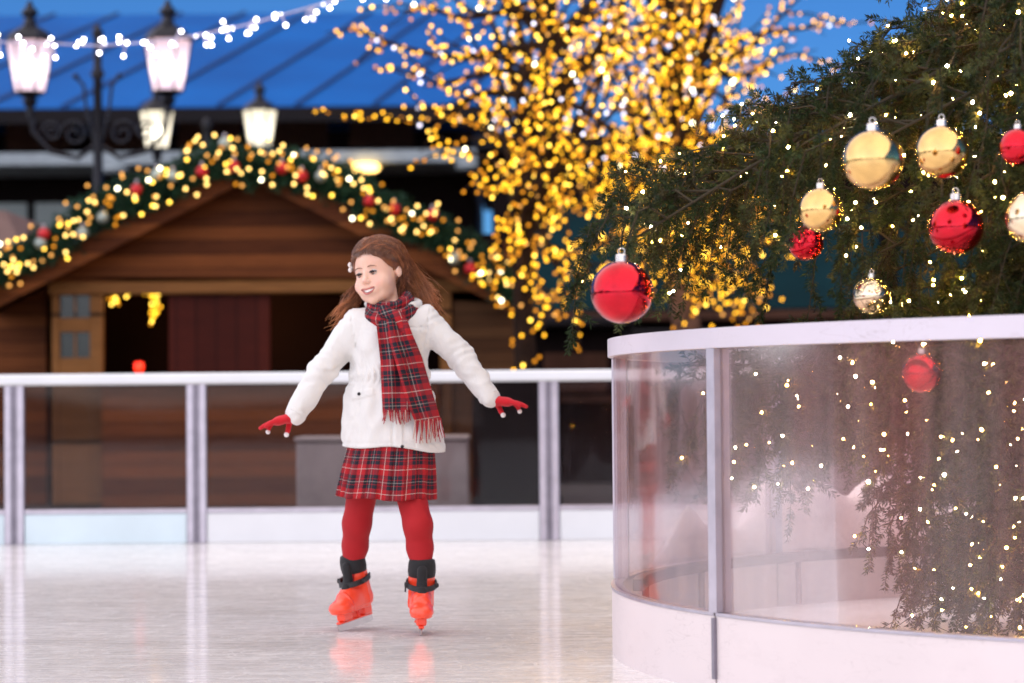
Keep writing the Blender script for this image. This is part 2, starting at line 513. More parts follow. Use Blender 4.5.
B = {}
GOLD = (1, .56, .045)
B['gold_hi'] = emit('bulb_gold_bright', (1, .58, .07), 4.2)
B['gold'] = emit('bulb_gold', (1, .47, .022), 2.6)
B['gold_lo'] = emit('bulb_gold_dim', (1, .36, .02), 1.0)
B['warm'] = emit('bulb_warm', (1, .60, .16), 3.6)
B['warm_lo'] = emit('bulb_warm_dim', (1, .45, .10), 1.4)
B['white'] = emit('bulb_white', (1, .92, .60), 7)
B['cool'] = emit('bulb_cool', (.92, .90, 1), 9)
B['cool_lo'] = emit('bulb_cool_dim', (.85, .80, 1), 2.4)
B['tree'] = emit('bulb_tree', (1, .54, .13), 170, 'FRONT')
B['tree_hi'] = emit('bulb_tree_bright', (1, .78, .46), 130, 'FRONT')
B['tree_gold'] = emit('bulb_tree_gold', (1, .50, .05), 330, 'FRONT')

# ------------------------------------------------------------------ ground, rink ice, far hills
RAILY = 12.9
tag(np_mesh('ground', [(-400, -400, -.05), (400, -400, -.05), (400, 600, -.05), (-400, 600, -.05)], [(0, 1, 2, 3)],
        simple('paving', (.05, .042, .04), .8, var=.3, scale=.8, bump=.3, bscale=6)), kind='structure')
tag(np_mesh('rink_ice', [(-24, -26, 0), (26, -26, 0), (26, RAILY + .02, 0), (-24, RAILY + .02, 0)], [(0, 1, 2, 3)], M['ice']), kind='structure')
hv, hf = [], []
for k in range(73):
    a = 2 * math.pi * k / 72
    r = 190
    h = 9 + 5 * math.sin(a * 3 + 1) + 3 * math.sin(a * 11) + random.uniform(-1, 1)
    hv += [(r * math.sin(a), r * math.cos(a), -1), (r * 1.1 * math.sin(a), r * 1.1 * math.cos(a), h)]
for k in range(72):
    hf.append((2 * k, 2 * k + 2, 2 * k + 3, 2 * k + 1))
tag(np_mesh('hills', hv, hf, simple('hill_woods', (.02, .03, .04), .9, scale=.2, var=.4)), kind='structure')

# ------------------------------------------------------------------ string lights helper
def ico(r, sub=1):
    import bmesh
    bm = bmesh.new(); bmesh.ops.create_icosphere(bm, subdivisions=sub, radius=r)
    V = np.array([v.co[:] for v in bm.verts]); F = np.array([[v.index for v in f.verts] for f in bm.faces])
    bm.free(); return V, F

def string_lights(name, label, cat, pts, kinds, r, wires, wire_mat, wire_r=.003, group=None, near=None, sub=1):
    """one string of lights: a wire, up to 100 bulbs as parts (the nearest to the camera), the rest one part"""
    pts = np.asarray(pts, float)
    base = pts.min(0) * 0 + pts.mean(0); base[2] = pts[:, 2].min()
    root = empty(name, tuple(base)); tag(root, label, cat, group)
    if wires:
        mb = MB()
        for wl in wires: mb.tube([Vector(p) - Vector(base) for p in wl], wire_r, 4, cap=False)
        mb.build('wire', wire_mat, root)
    V, F = ico(r, sub)
    order = np.argsort(pts[:, 1]) if near is None else near
    protos = {}
    for i in order[:100]:
        k = kinds[i]
        if k not in protos:
            o = np_mesh('bulb', V, F, B[k], root, True); protos[k] = o
        else:
            o = protos[k].copy(); COL.objects.link(o); o.parent = root
        o.location = tuple(pts[i] - base)
    rest = order[100:]
    if len(rest):
        ks = sorted(set(kinds[i] for i in rest))
        VV = (V[None] + (pts[rest] - base)[:, None]).reshape(-1, 3)
        FF = (F[None] + (np.arange(len(rest)) * len(V))[:, None, None]).reshape(-1, 3)
        mi = np.repeat([ks.index(kinds[i]) for i in rest], len(F))
        o = np_mesh('bulbs', VV, FF, None, root, True, mats=[B[k] for k in ks], midx=mi)
        o['kind'] = 'stuff'
    return root

# ------------------------------------------------------------------ needles
def needle_mesh(P, D, L, per, nl, nw, spread=.85, flat=0.0):
    """tufts of needles: shoots at P along D with length L"""
    n = len(P)
    P = np.repeat(P, per, 0); D = np.repeat(D, per, 0); L = np.repeat(L, per)
    N = len(P)
    t = rng.random(N) ** .9
    up = np.tile([0.3, 0.2, 1.0], (N, 1)); A = np.cross(D, up); A /= np.linalg.norm(A, axis=1)[:, None] + 1e-9
    Bv = np.cross(A, D)
    ph = rng.random(N) * 2 * np.pi
    rad = A * np.cos(ph)[:, None] + Bv * np.sin(ph)[:, None]
    d = D * (1 - spread * .45) + rad * spread; d += rng.normal(0, .12, (N, 3)); d /= np.linalg.norm(d, axis=1)[:, None]
    b = P + D * (L * t)[:, None]
    tip = b + d * (nl * rng.uniform(.7, 1.15, N))[:, None]
    wv = np.cross(d, rng.normal(0, 1, (N, 3))); wv /= np.linalg.norm(wv, axis=1)[:, None] + 1e-9
    wv *= nw / 2
    mid = b + (tip - b) * .5
    V = np.stack([b, mid + wv, tip, mid - wv], 1).reshape(-1, 3)
    F = np.arange(N * 4).reshape(-1, 4)
    return V, F

def twig_mesh(P, D, L, r):
    n = len(P)
    up = np.tile([0.3, 0.2, 1.0], (n, 1)); A = np.cross(D, up); A /= np.linalg.norm(A, axis=1)[:, None] + 1e-9
    Bv = np.cross(A, D)
    ring = [A * math.cos(a) + Bv * math.sin(a) for a in (0, 2.094, 4.189)]
    E = P + D * L[:, None]
    V = np.stack([P + ring[0] * r, P + ring[1] * r, P + ring[2] * r, E], 1).reshape(-1, 3)
    i = np.arange(n)[:, None] * 4
    F = np.concatenate([i + np.array([[0, 1, 3]]), i + np.array([[1, 2, 3]]), i + np.array([[2, 0, 3]])])
    return V, F

# ------------------------------------------------------------------ straight fence at the back of the rink
def back_fence():
    root = empty('rink_fence', (0, RAILY, 0))
    tag(root, 'straight rink fence with white handrail and clear panels behind the girl', 'fence')
    MB().box(-11, 11, -.045, .035, .845, .905, .012).build('handrail', M['white_paint'], root)
    xs = []
    x15 = at(15, 450, RAILY).x; x197 = at(197, 450, RAILY).x; x549 = at(549, 450, RAILY).x
    xs = [x15, x197, x549]
    st = x549 - x197
    x = x549
    while x < 10: x += st; xs.append(x)
    x = x15
    while x > -10: x -= st; xs.append(x)
    xs.sort()
    for x in xs:
        p = MB().box(x - .052, x - .014, -.03, .03, .0, .845, .004).box(x + .014, x + .052, -.03, .03, .0, .845, .004)
        o = p.build('post', M['alu'], root)
        MB().box(x - .0135, x + .0135, -.02, .018, .0, .845).build('post_insert', M['alu_dark'], o)
    for a, b in zip(xs[:-1], xs[1:]):
        MB().box(a + .0525, b - .0525, -.006, .006, .185, .8445).build('glass_panel', M['glass_rail'], root)
        left = b < x197 + .1
        k = MB().box(a + .0525, b - .0525, -.022, .022, .0, .16, .004).build('kick_panel', M['kick_blue' if left else 'white_paint'], root)
        MB().box(a + .0525, b - .0525, -.026, .026, .1605, .1845, .003).build('glass_channel', M['alu'], root)
back_fence()
tag(np_mesh('walkway', [(-14, RAILY + .03, -.044), (14, RAILY + .03, -.044), (14, 18.2, -.044), (-14, 18.2, -.044)], [(0, 1, 2, 3)],
        simple('walkway_boards', (.06, .04, .03), .6, var=.3, scale=1.5)), kind='structure')

# grey cabinet and dark boards behind the fence
def cabinet():
    a = at(296, 437, 13.6); b = at(467, 437, 13.6)
    root = empty('storage_box', ((a.x + b.x) / 2, 13.6, -.05))
    tag(root, 'pale grey storage box standing behind the fence glass at skirt height', 'box')
    hw = (b.x - a.x) / 2; h = a.z + .05
    MB().box(-hw, hw, 0, .55, .05, h - .03, .01).build('body', simple('box_grey', (.44, .39, .39), .6), root)
    MB().box(-hw - .01, hw + .01, -.012, .56, h - .03, h, .008).build('lid', simple('box_lid', (.40, .36, .36), .5), root)
    for sx in (-1, 1):
        MB().box(sx * hw * .8 - .04, sx * hw * .8 + .04, .02, .5, 0, .05).build('foot', M['dark'], root)
cabinet()
def board():
    a = at(472, 380, 14.2); b = at(541, 380, 14.2)
    root = empty('sign_board', ((a.x + b.x) / 2, 14.2, -.05))
    tag(root, 'dark free-standing board behind the fence just left of the middle post', 'board')
    hw = (b.x - a.x) / 2; h = a.z + .05
    MB().box(-hw, hw, 0, .04, .12, h, .01).build('panel', M['wall_dark'], root)
    for sx in (-1, 1):
        MB().box(sx * hw * .85 - .025, sx * hw * .85 + .025, -.15, .25, 0, .12).build('foot', M['dark'], root)
board()

# ------------------------------------------------------------------ market hut
HY = 19.0
def hp(px, py, Y=HY): p = at(px, py, Y); return (p.x, p.z)
def hut():
    ax, az_ = hp(255, 158)
    lx, lz = hp(-8, 292); rx, rz = hp(508, 287)
    zg = -.05
    root = empty('market_hut', (ax, HY, zg)); tag(root, 'brown wooden market hut with a lit garland along its gable', 'hut')
    o = lambda x: x - ax
    z = lambda v: v - zg
    wl, _ = hp(52, 300); wr, _ = hp(512, 300)
    _, beamz = hp(250, 281); _, beamb = hp(250, 291)
    # gable wall
    sl = (az_ - lz) / (ax - lx); sr = (az_ - rz) / (rx - ax)
    gz = lambda x: (az_ - (ax - x) * sl if x < ax else az_ - (x - ax) * sr) - .12
    MB().prism([(o(wl), z(beamz)), (o(wr), z(beamz)), (o(wr), z(gz(wr))), (0, z(az_ - .12)), (o(wl), z(gz(wl)))], .0, .08).build('gable', M['hut_wood'], root)
    # roof slabs
    for nm, (x2, z2) in (('roof_slope', (lx - .1, lz - .05)), ('roof_slope', (rx + .1, rz - .05))):
        MB().prism([(0, z(az_)), (o(x2), z(z2)), (o(x2), z(z2) - .09), (0, z(az_) - .09)] if x2 > ax else
                   [(0, z(az_)), (0, z(az_) - .09), (o(x2), z(z2) - .09), (o(x2), z(z2))], -.35, 3.2).build(nm, M['shingle'], root)
    # fascia boards
    for x2, z2 in ((lx - .1, lz - .05), (rx + .1, rz - .05)):
        MB().prism([(0, z(az_) - .02), (o(x2), z(z2) - .02), (o(x2), z(z2) - .2), (0, z(az_) - .2)], -.39, -.353).build('fascia', M['hut_wood'], root)
    # beam
    MB().box(o(wl) - .02, o(wr) + .02, -.06, .0795, z(beamb) - .02, z(beamz) - .001, .01).build('beam', M['hut_beam'], root)
    bb = z(beamb) - .021
    # framed side panel with two small windows
    def fr(px0, px1, py0, py1):
        x0, z1 = hp(px0, py0); x1, z0 = hp(px1, py1); return o(x0), o(x1), z(z0), z(z1)
    X0, X1, _, _ = fr(52, 103, 290, 370)
    fm = MB().box(X0, X0 + .06, -.02, .06, 0, bb, .005).box(X1 - .10, X1, -.02, .06, 0, bb, .005)
    f = None
    w1 = fr(60, 92, 292, 318); w2 = fr(60, 92, 332, 358)
    xa, xb = X0 + .0605, X1 - .1005
    for zlo, zhi in ((0, w2[2]), (w2[3], w1[2]), (w1[3], bb)):
        fm.box(xa, xb, -.015, .055, zlo, zhi, .004)
    f = fm.build('side_panel', M['hut_beam'], root)
    for wz in (w1, w2):
        wn = MB().box(xa + .002, xb - .002, .02, .035, wz[2] + .003, wz[3] - .003).build('window', simple('dark_pane', (.008, .012, .012), .15), root)
        MB().box((xa + xb) / 2 - .008, (xa + xb) / 2 + .008, .008, .019, wz[2] + .003, wz[3] - .003).build('glazing_bar', M['hut_beam'], wn)
    # red shutters, counter, right-hand wall
    a = fr(168, 270, 290, 370); MB().box(a[0], a[1], .03, .07, .0, bb, .004).build('shutter', M['hut_wood_red'], root)
    a = fr(440, 452, 300, 370); MB().box(a[0], a[1], -.05, .075, .0, bb, .005).build('post', M['hut_beam'], root)
    a = fr(452, 524, 300, 370); MB().box(a[0] + .001, a[1], .0, .07, .0, bb, .004).build('plank_wall', M['hut_side'], root)
    c = fr(104, 440, 384, 500)
    MB().box(c[0], c[1], -.12, .028, .0, c[3], .006).build('counter_front', M['hut_wood'], root)
    MB().box(c[0] - .02, c[1] + .0, -.22, .2, c[3] + .001, c[3] + .045, .006).build('counter_top', M['hut_beam'], root)
    # inside walls
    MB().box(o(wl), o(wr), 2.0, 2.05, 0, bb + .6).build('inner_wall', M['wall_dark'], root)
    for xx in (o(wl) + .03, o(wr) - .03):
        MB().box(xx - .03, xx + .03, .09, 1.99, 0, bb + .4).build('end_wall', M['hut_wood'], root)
    return ax, az_, lx, lz, rx, rz, sl, sr
AX, AZ, LX, LZ, RX, RZ, SL, SR = hut()

# side hut on the far left
def annex():
    x1 = at(46, 300, 19.6).x; x0 = at(-120, 300, 19.6).x
    zt = at(20, 285, 19.6).z + .05
    root = empty('wooden_shed', ((x0 + x1) / 2, 19.6, -.05)); tag(root, 'low plank shed with a pale sloping roof beside the garland hut', 'shed')
    hw = (x1 - x0) / 2
    MB().box(-hw, hw, 0, 2, 0, zt).build('wall', M['hut_wood'], root)
    zr = at(20, 212, 19.6).z + .05
    MB().prism([(-hw - .1, zt + .002), (hw - .02, zt + .002), (hw - .3, zr), (-hw + .3, zr)], -.15, 2.2).build('roof', M['pale_roof'], root)
annex()

# garland
def garland_path(t):
    """t 0..1 from left eave to right eave along the gable"""
    if t < .5:
        k = t / .5; x = LX - .1 + (AX - LX + .1) * k
        z = AZ - (AX - x) * SL
    else:
        k = (t - .5) / .5; x = AX + (RX + .15 - AX) * k
        z = AZ - (x - AX) * SR
    z += .05 * math.sin(t * 31) * .5 - .10 * math.exp(-((t - .5) / .035) ** 2) + .11 * math.sin(math.pi * (t * 2 % 1)) 
    return np.array([x, HY - .50, z])
def garland():
    n = 3000
    T = rng.random(n)
    P = np.array([garland_path(t) for t in T])
    P2 = np.array([garland_path(min(t + .004, 1)) for t in T]) - np.array([garland_path(max(t - .004, 0)) for t in T])
    P2 /= np.linalg.norm(P2, axis=1)[:, None]
    D = rng.normal(0, 1, (n, 3)); D[:, 1] -= .4; D /= np.linalg.norm(D, axis=1)[:, None]
    base = np.array([AX, HY - .5, LZ])
    L = rng.uniform(.08, .15, n)
    P += rng.normal(0, .035, (n, 3))
    V, F = needle_mesh(P - base, D, L, 20, .055, .010)
    root = empty('garland', tuple(base)); tag(root, 'thick evergreen garland running along both gable edges of the hut', 'garland')
    o = np_mesh('foliage', V, F, M['garland_green'], root)
    MB().tube([Vector(garland_path(t)) - Vector(base) for t in np.linspace(0, 1, 60)], .05, 6).build('core_rope', M['wire_dark'], root)
    pts = []; kinds = []
    for i in range(300):
        t = (i + random.random()) / 300
        p = garland_path(t); a = random.uniform(0, 2 * math.pi); r = .20 * random.random() ** .6
        pts.append((p[0] + r * math.cos(a), p[1] - .14 - random.random() * .06, p[2] + r * math.sin(a)))
        kinds.append(random.choices(['warm', 'warm_lo', 'gold_lo', 'white', 'gold_hi'], [5, 5, 4, 1.0, 2])[0])
    wires = [[Vector(pts[i]) for i in range(k, min(k + 34, len(pts)), 3)] for k in range(0, 300, 33)]
    string_lights('string_lights', 'warm string lights woven through the garland on the hut gable', 'string lights', pts, kinds, .0135, wires, M['wire_dark'], .004)
    # small baubles on the garland
    mr = simple('bauble_red_far', (.50, .012, .02), .3, .3, var=.1)
    mw = simple('bauble_pale_far', (.30, .36, .33), .3, .3, var=.1)
    V, F = ico(.048, 2)
    ords = ['first', 'second', 'third', 'fourth', 'fifth', 'sixth', 'seventh', 'eighth', 'ninth', 'tenth', 'eleventh', 'twelfth', 'thirteenth', 'fourteenth']
    for nm, mt, px, col in (('red', mr, [45, 138, 203, 235, 283, 303, 370, 395, 433, 470], 'red'),
                            ('pale', mw, [42, 84, 104, 158, 174, 226, 322, 455], 'pale silver')):
        proto = None
        for j, p in enumerate(px):
            # t for that image x
            x = at(p, 250, HY - .6).x
            t = .5 * (x - (LX - .1)) / (AX - LX + .1) if x < AX else .5 + .5 * (x - AX) / (RX + .15 - AX)
            g = garland_path(t)
            loc = (g[0], g[1] - .15, g[2] + random.uniform(-.13, .13))
            if proto is None:
                proto = np_mesh('bauble', V, F, mt, None, True); o = proto
                capm = MB().lathe([(.012, 0), (.012, .02), (.004, .026)], (0, 0, .052), 8).build('cap', M['alu'], o)
            else: o = copy_tree(proto)
            o.location = loc
            tag(o, f'small {col} bauble on the hut garland, {ords[j]} {col} one from the left end', 'bauble', f'{col} baubles on the hut garland')
garland()

# lit star decorations hanging in the hut opening
def hut_star(px, py, s, label):
    p = at(px, py, HY + .3)
    root = empty('star_light', tuple(p)); tag(root, label, 'decoration', 'lit decorations in the hut opening')
    pr = []
    for k in range(10):
        a = math.pi / 2 + k * math.pi / 5; r = s if k % 2 == 0 else s * .5
        pr.append((r * math.cos(a), r * math.sin(a)))
    MB().prism(pr, -.01, .01).build('frame', M['hut_beam'], root)
    V, F = ico(.011, 1); proto = None
    for k in range(10):
        for q in (0, .33, .66):
            x = pr[k][0] * (1 - q) + pr[(k + 1) % 10][0] * q; z = pr[k][1] * (1 - q) + pr[(k + 1) % 10][1] * q
            if proto is None: proto = np_mesh('bulb', V, F, B['gold_hi'], root, True); b = proto
            else: b = proto.copy(); COL.objects.link(b); b.parent = root
            b.location = (x, -.02, z)
    MB().tube([(0, 0, s), (0, 0, at(px, 292, HY + .3).z - p.z)], .004, 4).build('cord', M['wire_dark'], root)
def hut_lights():
    rn = random.Random(8); pts = []; kinds = []; allw = []; wires = [allw]
    for path, n in (([(104, 290), (110, 297), (118, 303), (126, 290)], 16), ([(136, 290), (147, 293), (156, 294), (165, 291)], 12), ([(150, 294), (157, 300), (160, 308), (153, 314), (150, 321)], 26)):
        w_ = [at(x, y, HY + .25) for x, y in path]; allw += w_
        for i in range(n):
            t = (i + rn.random()) / n * (len(w_) - 1); j = int(t); p = w_[j].lerp(w_[min(j + 1, len(w_) - 1)], t - j)
            pts.append((p.x + rn.gauss(0, .018), p.y - .02, p.z + rn.gauss(0, .018))); kinds.append(rn.choice(['gold', 'gold_hi', 'gold', 'gold_lo']))
    string_lights('string_lights', 'short string of gold lights draped inside the hut opening', 'string lights', pts, kinds, .012, wires, M['wire_dark'], .003)
hut_lights()
def red_lamp():
    p = at(139, 372, HY - .1)
    root = empty('candle_jar', tuple(p)); tag(root, 'small red glowing candle jar standing on the hut counter', 'candle')
    t = NT('red_glass'); b = t.bsdf((.8, .02, .01), .1); b.inputs['Emission Color'].default_value = (1, .03, .01, 1); b.inputs['Emission Strength'].default_value = 1.6
    MB().lathe([(.022, 0), (.034, .015), (.037, .055), (.031, .075)], n=14).build('jar', t.done(b), root, True)
    MB().lathe([(.032, .076), (.033, .082), (.012, .088)], n=14).build('lid', M['black_iron'], root, True)
red_lamp()
hl_ = bpy.data.lights.new('hut_lamp', 'POINT'); hl_.energy = 18; hl_.color = (1, .42, .16); hl_.shadow_soft_size = .12
ho_ = bpy.data.objects.new('hut_lamp', hl_); ho_.location = (AX - .2, HY + 1.1, 1.55); COL.objects.link(ho_)

# ------------------------------------------------------------------ street lamps
def lantern_mb(parent, loc, s, shade_m, core_m):
    """glass lantern, wide at the top; s = height of its glass"""
    L = empty('lantern', loc, parent)
    q = s
    MB().lathe([(.30 * q, 0), (.47 * q, q)], n=6).build('glass_shade', shade_m, L)
    c = MB().lathe([(.49 * q, q + .001), (.50 * q, q * 1.05), (.36 * q, q * 1.2), (.14 * q, q * 1.34), (.10 * q, q * 1.5), (.17 * q, q * 1.56), (.17 * q, q * 1.62), (.08 * q, q * 1.72), (.03 * q, q * 1.85)], n=6)
    c.build('lantern_roof', M['black_iron'], L)
    b = MB().lathe([(.06 * q, -.5 * q), (.09 * q, -.3 * q), (.16 * q, -.2 * q), (.12 * q, -.12 * q), (.32 * q, -.03 * q), (.32 * q, -.001)], n=6)
    for k in range(6):
        a = math.pi / 3 * k
        b.tube([(.305 * q * math.cos(a), .305 * q * math.sin(a), 0), (.475 * q * math.cos(a), .475 * q * math.sin(a), q)], .014 * q + .003, 4)
    b.build('lantern_frame', M['black_iron'], L)
    MB().sphere((0, 0, .45 * q), (.13 * q, .13 * q, .2 * q), 12, 8).build('lamp_bulb', core_m, L, True)
    return L
def street_lamp(px, Y, lx, lamp_py, gl_px, label, shade_m, core_m, ztop_py, ornate=True):
    """px of the pole, lx pixel x of its lanterns, lamp_py bottom of the glass"""
    b = at(px, 400, Y)
    root = empty('street_lamp', (b.x, Y, -.05)); tag(root, label, 'street lamp', 'iron street lamps behind the hut')
    zt = at(px, ztop_py, Y).z + .05
    zl = at(lx[0], lamp_py, Y).z + .05
    s = gl_px / FPX * Y
    pole = MB().lathe([(.16, 0), (.16, .1), (.10, .3), (.10, .8), (.06, .95), (.05, zt * .6), (.07, zt * .61), (.045, zt * .63), (.04, zt - .5), (.07, zt - .45), (.04, zt - .4), (.035, zt - .12), (.06, zt - .08), (.02, zt)], n=12)
    pole.build('pole', M['black_iron'], root, True)
    for x in lx:
        X = at(x, lamp_py, Y).x - b.x
        zz = zl - .5 * s
        pts = [(0, 0, zz - .25), (X * .3, 0, zz - .38), (X * .7, 0, zz - .32), (X * .95, 0, zz - .15), (X, 0, zz + .02)]
        m = MB().tube(pts, .024, 6)
        if ornate:
            sg = 1 if X > 0 else -1
            for cx, cz, r in ((X * .35, zz - .16, .13), (X * .68, zz - .14, .10)):
                m.tube([(cx + r * (1 - k / 22) * math.cos(k * .55) * sg, 0, cz + r * (1 - k / 22) * math.sin(k * .55)) for k in range(19)], .014, 5)
        m.build('arm', M['black_iron'], root)
        lantern_mb(root, (X, 0, zl), s, shade_m, core_m)
    if ornate:
        m = MB()
        for sg in (-1, 1):
            m.tube([(.04 * sg, 0, zt - 1.05), (.10 * sg, 0, zt - .8), (.13 * sg, 0, zt - .55), (.2 * sg, 0, zt - .47)], .016, 5)
            m.sphere((.2 * sg, 0, zt - .47), .03, 8, 6)
        m.build('scrollwork', M['black_iron'], root)
street_lamp(99, 22, (30, 168), 92, 50, 'tall iron street lamp with two pink glowing lanterns above the hut roof', M['shade_pink'], M['lamp_core'], 25)
street_lamp(208, 27, (157, 260), 148, 36, 'farther street lamp with two cream lanterns low over the gable', M['shade_cream'], M['lamp_core_cream'], 118, False)

# ------------------------------------------------------------------ building with the blue roof
def blue_building():
    Y = 34.0
    xl = -14.0; xr = at(472, 110, Y).x
    ze = at(200, 112, Y).z; zr = at(200, 14, Y + 7).z
    root = empty('blue_roof_building', ((xl + xr) / 2, Y, -.05)); tag(root, 'long dark building under a blue seamed metal roof', 'building')
    cx = (xl + xr) / 2; o = lambda x: x - cx; zz = lambda v: v + .05
    zb0 = at(200, 168, Y).z; zb1 = at(200, 155, Y).z
    MB().box(o(xl), o(xr), 1.2, 13, 0, zz(ze) - .15).build('wall', M['wall_dark'], root)
    t = .12
    V = [(o(xl) - .3, -.6, zz(ze)), (o(xr) + .3, -.6, zz(ze)), (o(xr) + .3, 7, zz(zr)), (o(xl) - .3, 7, zz(zr)),
         (o(xr) + .3, 14.6, zz(ze)), (o(xl) - .3, 14.6, zz(ze))]
    V += [(v[0], v[1], v[2] - t) for v in V]
    F = [(0, 1, 2, 3), (3, 2, 4, 5), (6, 9, 8, 7), (9, 11, 10, 8), (0, 6, 7, 1), (5, 4, 10, 11), (0, 3, 9, 6), (3, 5, 11, 9), (1, 7, 8, 2), (2, 8, 10, 4)]
    rf = np_mesh('roof', V, F, M['roof_blue'], root)
    sm = MB()
    dz = zr - ze; n = 0
    x = xl - 3; RUN = 1.7
    while x < xr:
        # diagonal standing seams
        a = (x, 0.0); b = (x + RUN, 1.0)
        u0 = max(0, (xl - .25 - x) / RUN); u1 = min(1, (xr + .25 - x) / RUN)
        if u1 > u0:
            p = [(o(x + RUN * u), -.6 + 7.6 * u, zz(ze) + dz * u + .02) for u in (u0, u1)]
            sm.tube(p, .03, 4)
        x += 1.08
    sm.build('seam', M['roof_seam'], rf)
    MB().box(o(xl) - .3, o(xr) + .3, -.66, -.605, zz(ze) - .22, zz(ze) - .02).build('gutter', M['dark'], root)
    # white canopy edge with glowing downlights
    MB().box(o(xl), o(xr) + .3, -.5, 1.19, zz(zb0), zz(zb1), .02).build('canopy', M['white_trim'], root)
    MB().box(o(xl), o(xr), .9, 1.19, zz(zb1) + .01, zz(zb1) + .12).build('ledge', M['wall_brown'], root)
    # clerestory windows over the canopy, pale windows below
    xw = xl + .4; proto = None
    while xw < xr - 1.2:
        if proto is None:
            proto = MB().box(0, .95, 1.15, 1.195, 0, .42).build('clerestory_window', M['wall_brown'], root); c = proto
        else: c = proto.copy(); COL.objects.link(c); c.parent = root
        c.location = (o(xw), 0, zz(zb1) + .22)
        xw += 1.25
    z0 = at(50, 240, Y).z; z1 = at(50, 196, Y).z
    for x0p, x1p in ((-60, -22), (-14, 28), (36, 90)):
        a = at(x0p, 200, Y + 1.2).x; b = at(x1p, 200, Y + 1.2).x
        wn = MB().box(o(a), o(b), 1.12, 1.19, zz(z0), zz(z1)).build('window', M['pale_glass'], root)
        MB().box(o(a) - .06, o(b) + .06, 1.06, 1.119, zz(z0) - .07, zz(z0) - .01).build('sill', M['white_trim'], wn)
    for p in (368, 120, 470):
        q = at(p, 150, Y).x
        MB().lathe([(.16, 0), (.20, .05), (.16, .1)], (o(q), -.55, zz(zb0) - .12), 12).build('canopy_lamp', B['warm'] if p == 368 else M['white_trim'], root)
blue_building()

# dark building with teal cladding on the right
def teal_building():
    Y = 31.0
    xl = at(492, 200, Y).x; xr = at(1500, 200, Y).x
    zt = at(800, 150, Y).z + .05
    root = empty('market_hall', ((xl + xr) / 2, Y, -.05)); tag(root, 'dark flat-roofed building with teal cladding behind the spruce', 'building')
    hw = (xr - xl) / 2
    MB().box(-hw, hw, 0, 9, 0, zt).build('wall', M['wall_dark'], root)
    z0 = at(900, 308, Y).z + .05; z1 = at(900, 205, Y).z + .05
    x = -hw + .3
    while x < hw - 1.5:
        MB().box(x, x + 2.2, -.06, -.002, z0, z1, .01).build('cladding_panel', M['teal'], root)
        x += 2.45
    MB().box(-hw - .2, hw + .2, -.4, 9.2, zt + .001, zt + .18, .02).build('roof', M['dark'], root)
    MB().box(-hw, hw, -.9, -.061, z0 - .16, z0 - .05, .01).build('awning', M['wall_brown'], root)
teal_building()

def row_building():
    """low dark stalls between the hut and the right edge"""
    Y = 24.0
    for (p0, p1, pt, dep, lab) in ((528, 622, 318, 0, 'dark closed stall with flat roof between the hut and the curved barrier'),
                              (640, 830, 330, 1.5, 'dark low stall behind the curved barrier under the gold lights')):
        a = at(p0, pt, Y + dep); b = at(p1, pt, Y + dep)
        root = empty('market_stall', ((a.x + b.x) / 2, Y + dep, -.05)); tag(root, lab, 'stall', 'dark stalls in the back row')
        hw = (b.x - a.x) / 2; h = a.z + .05
        MB().box(-hw, hw, 0, 2.0, 0, h - .1).build('wall', M['wall_dark'], root)
        MB().box(-hw - .12, hw + .12, -.25, 2.1, h - .099, h, .02).build('roof', M['dark'], root)
        MB().box(-hw + .15, hw - .15, -.03, -.002, .9, h - .35, .005).build('shutter', M['wall_brown'], root)
        MB().box(-hw + .05, hw - .05, -.3, -.032, .8, .86, .005).build('counter', M['wall_brown'], root)
row_building()
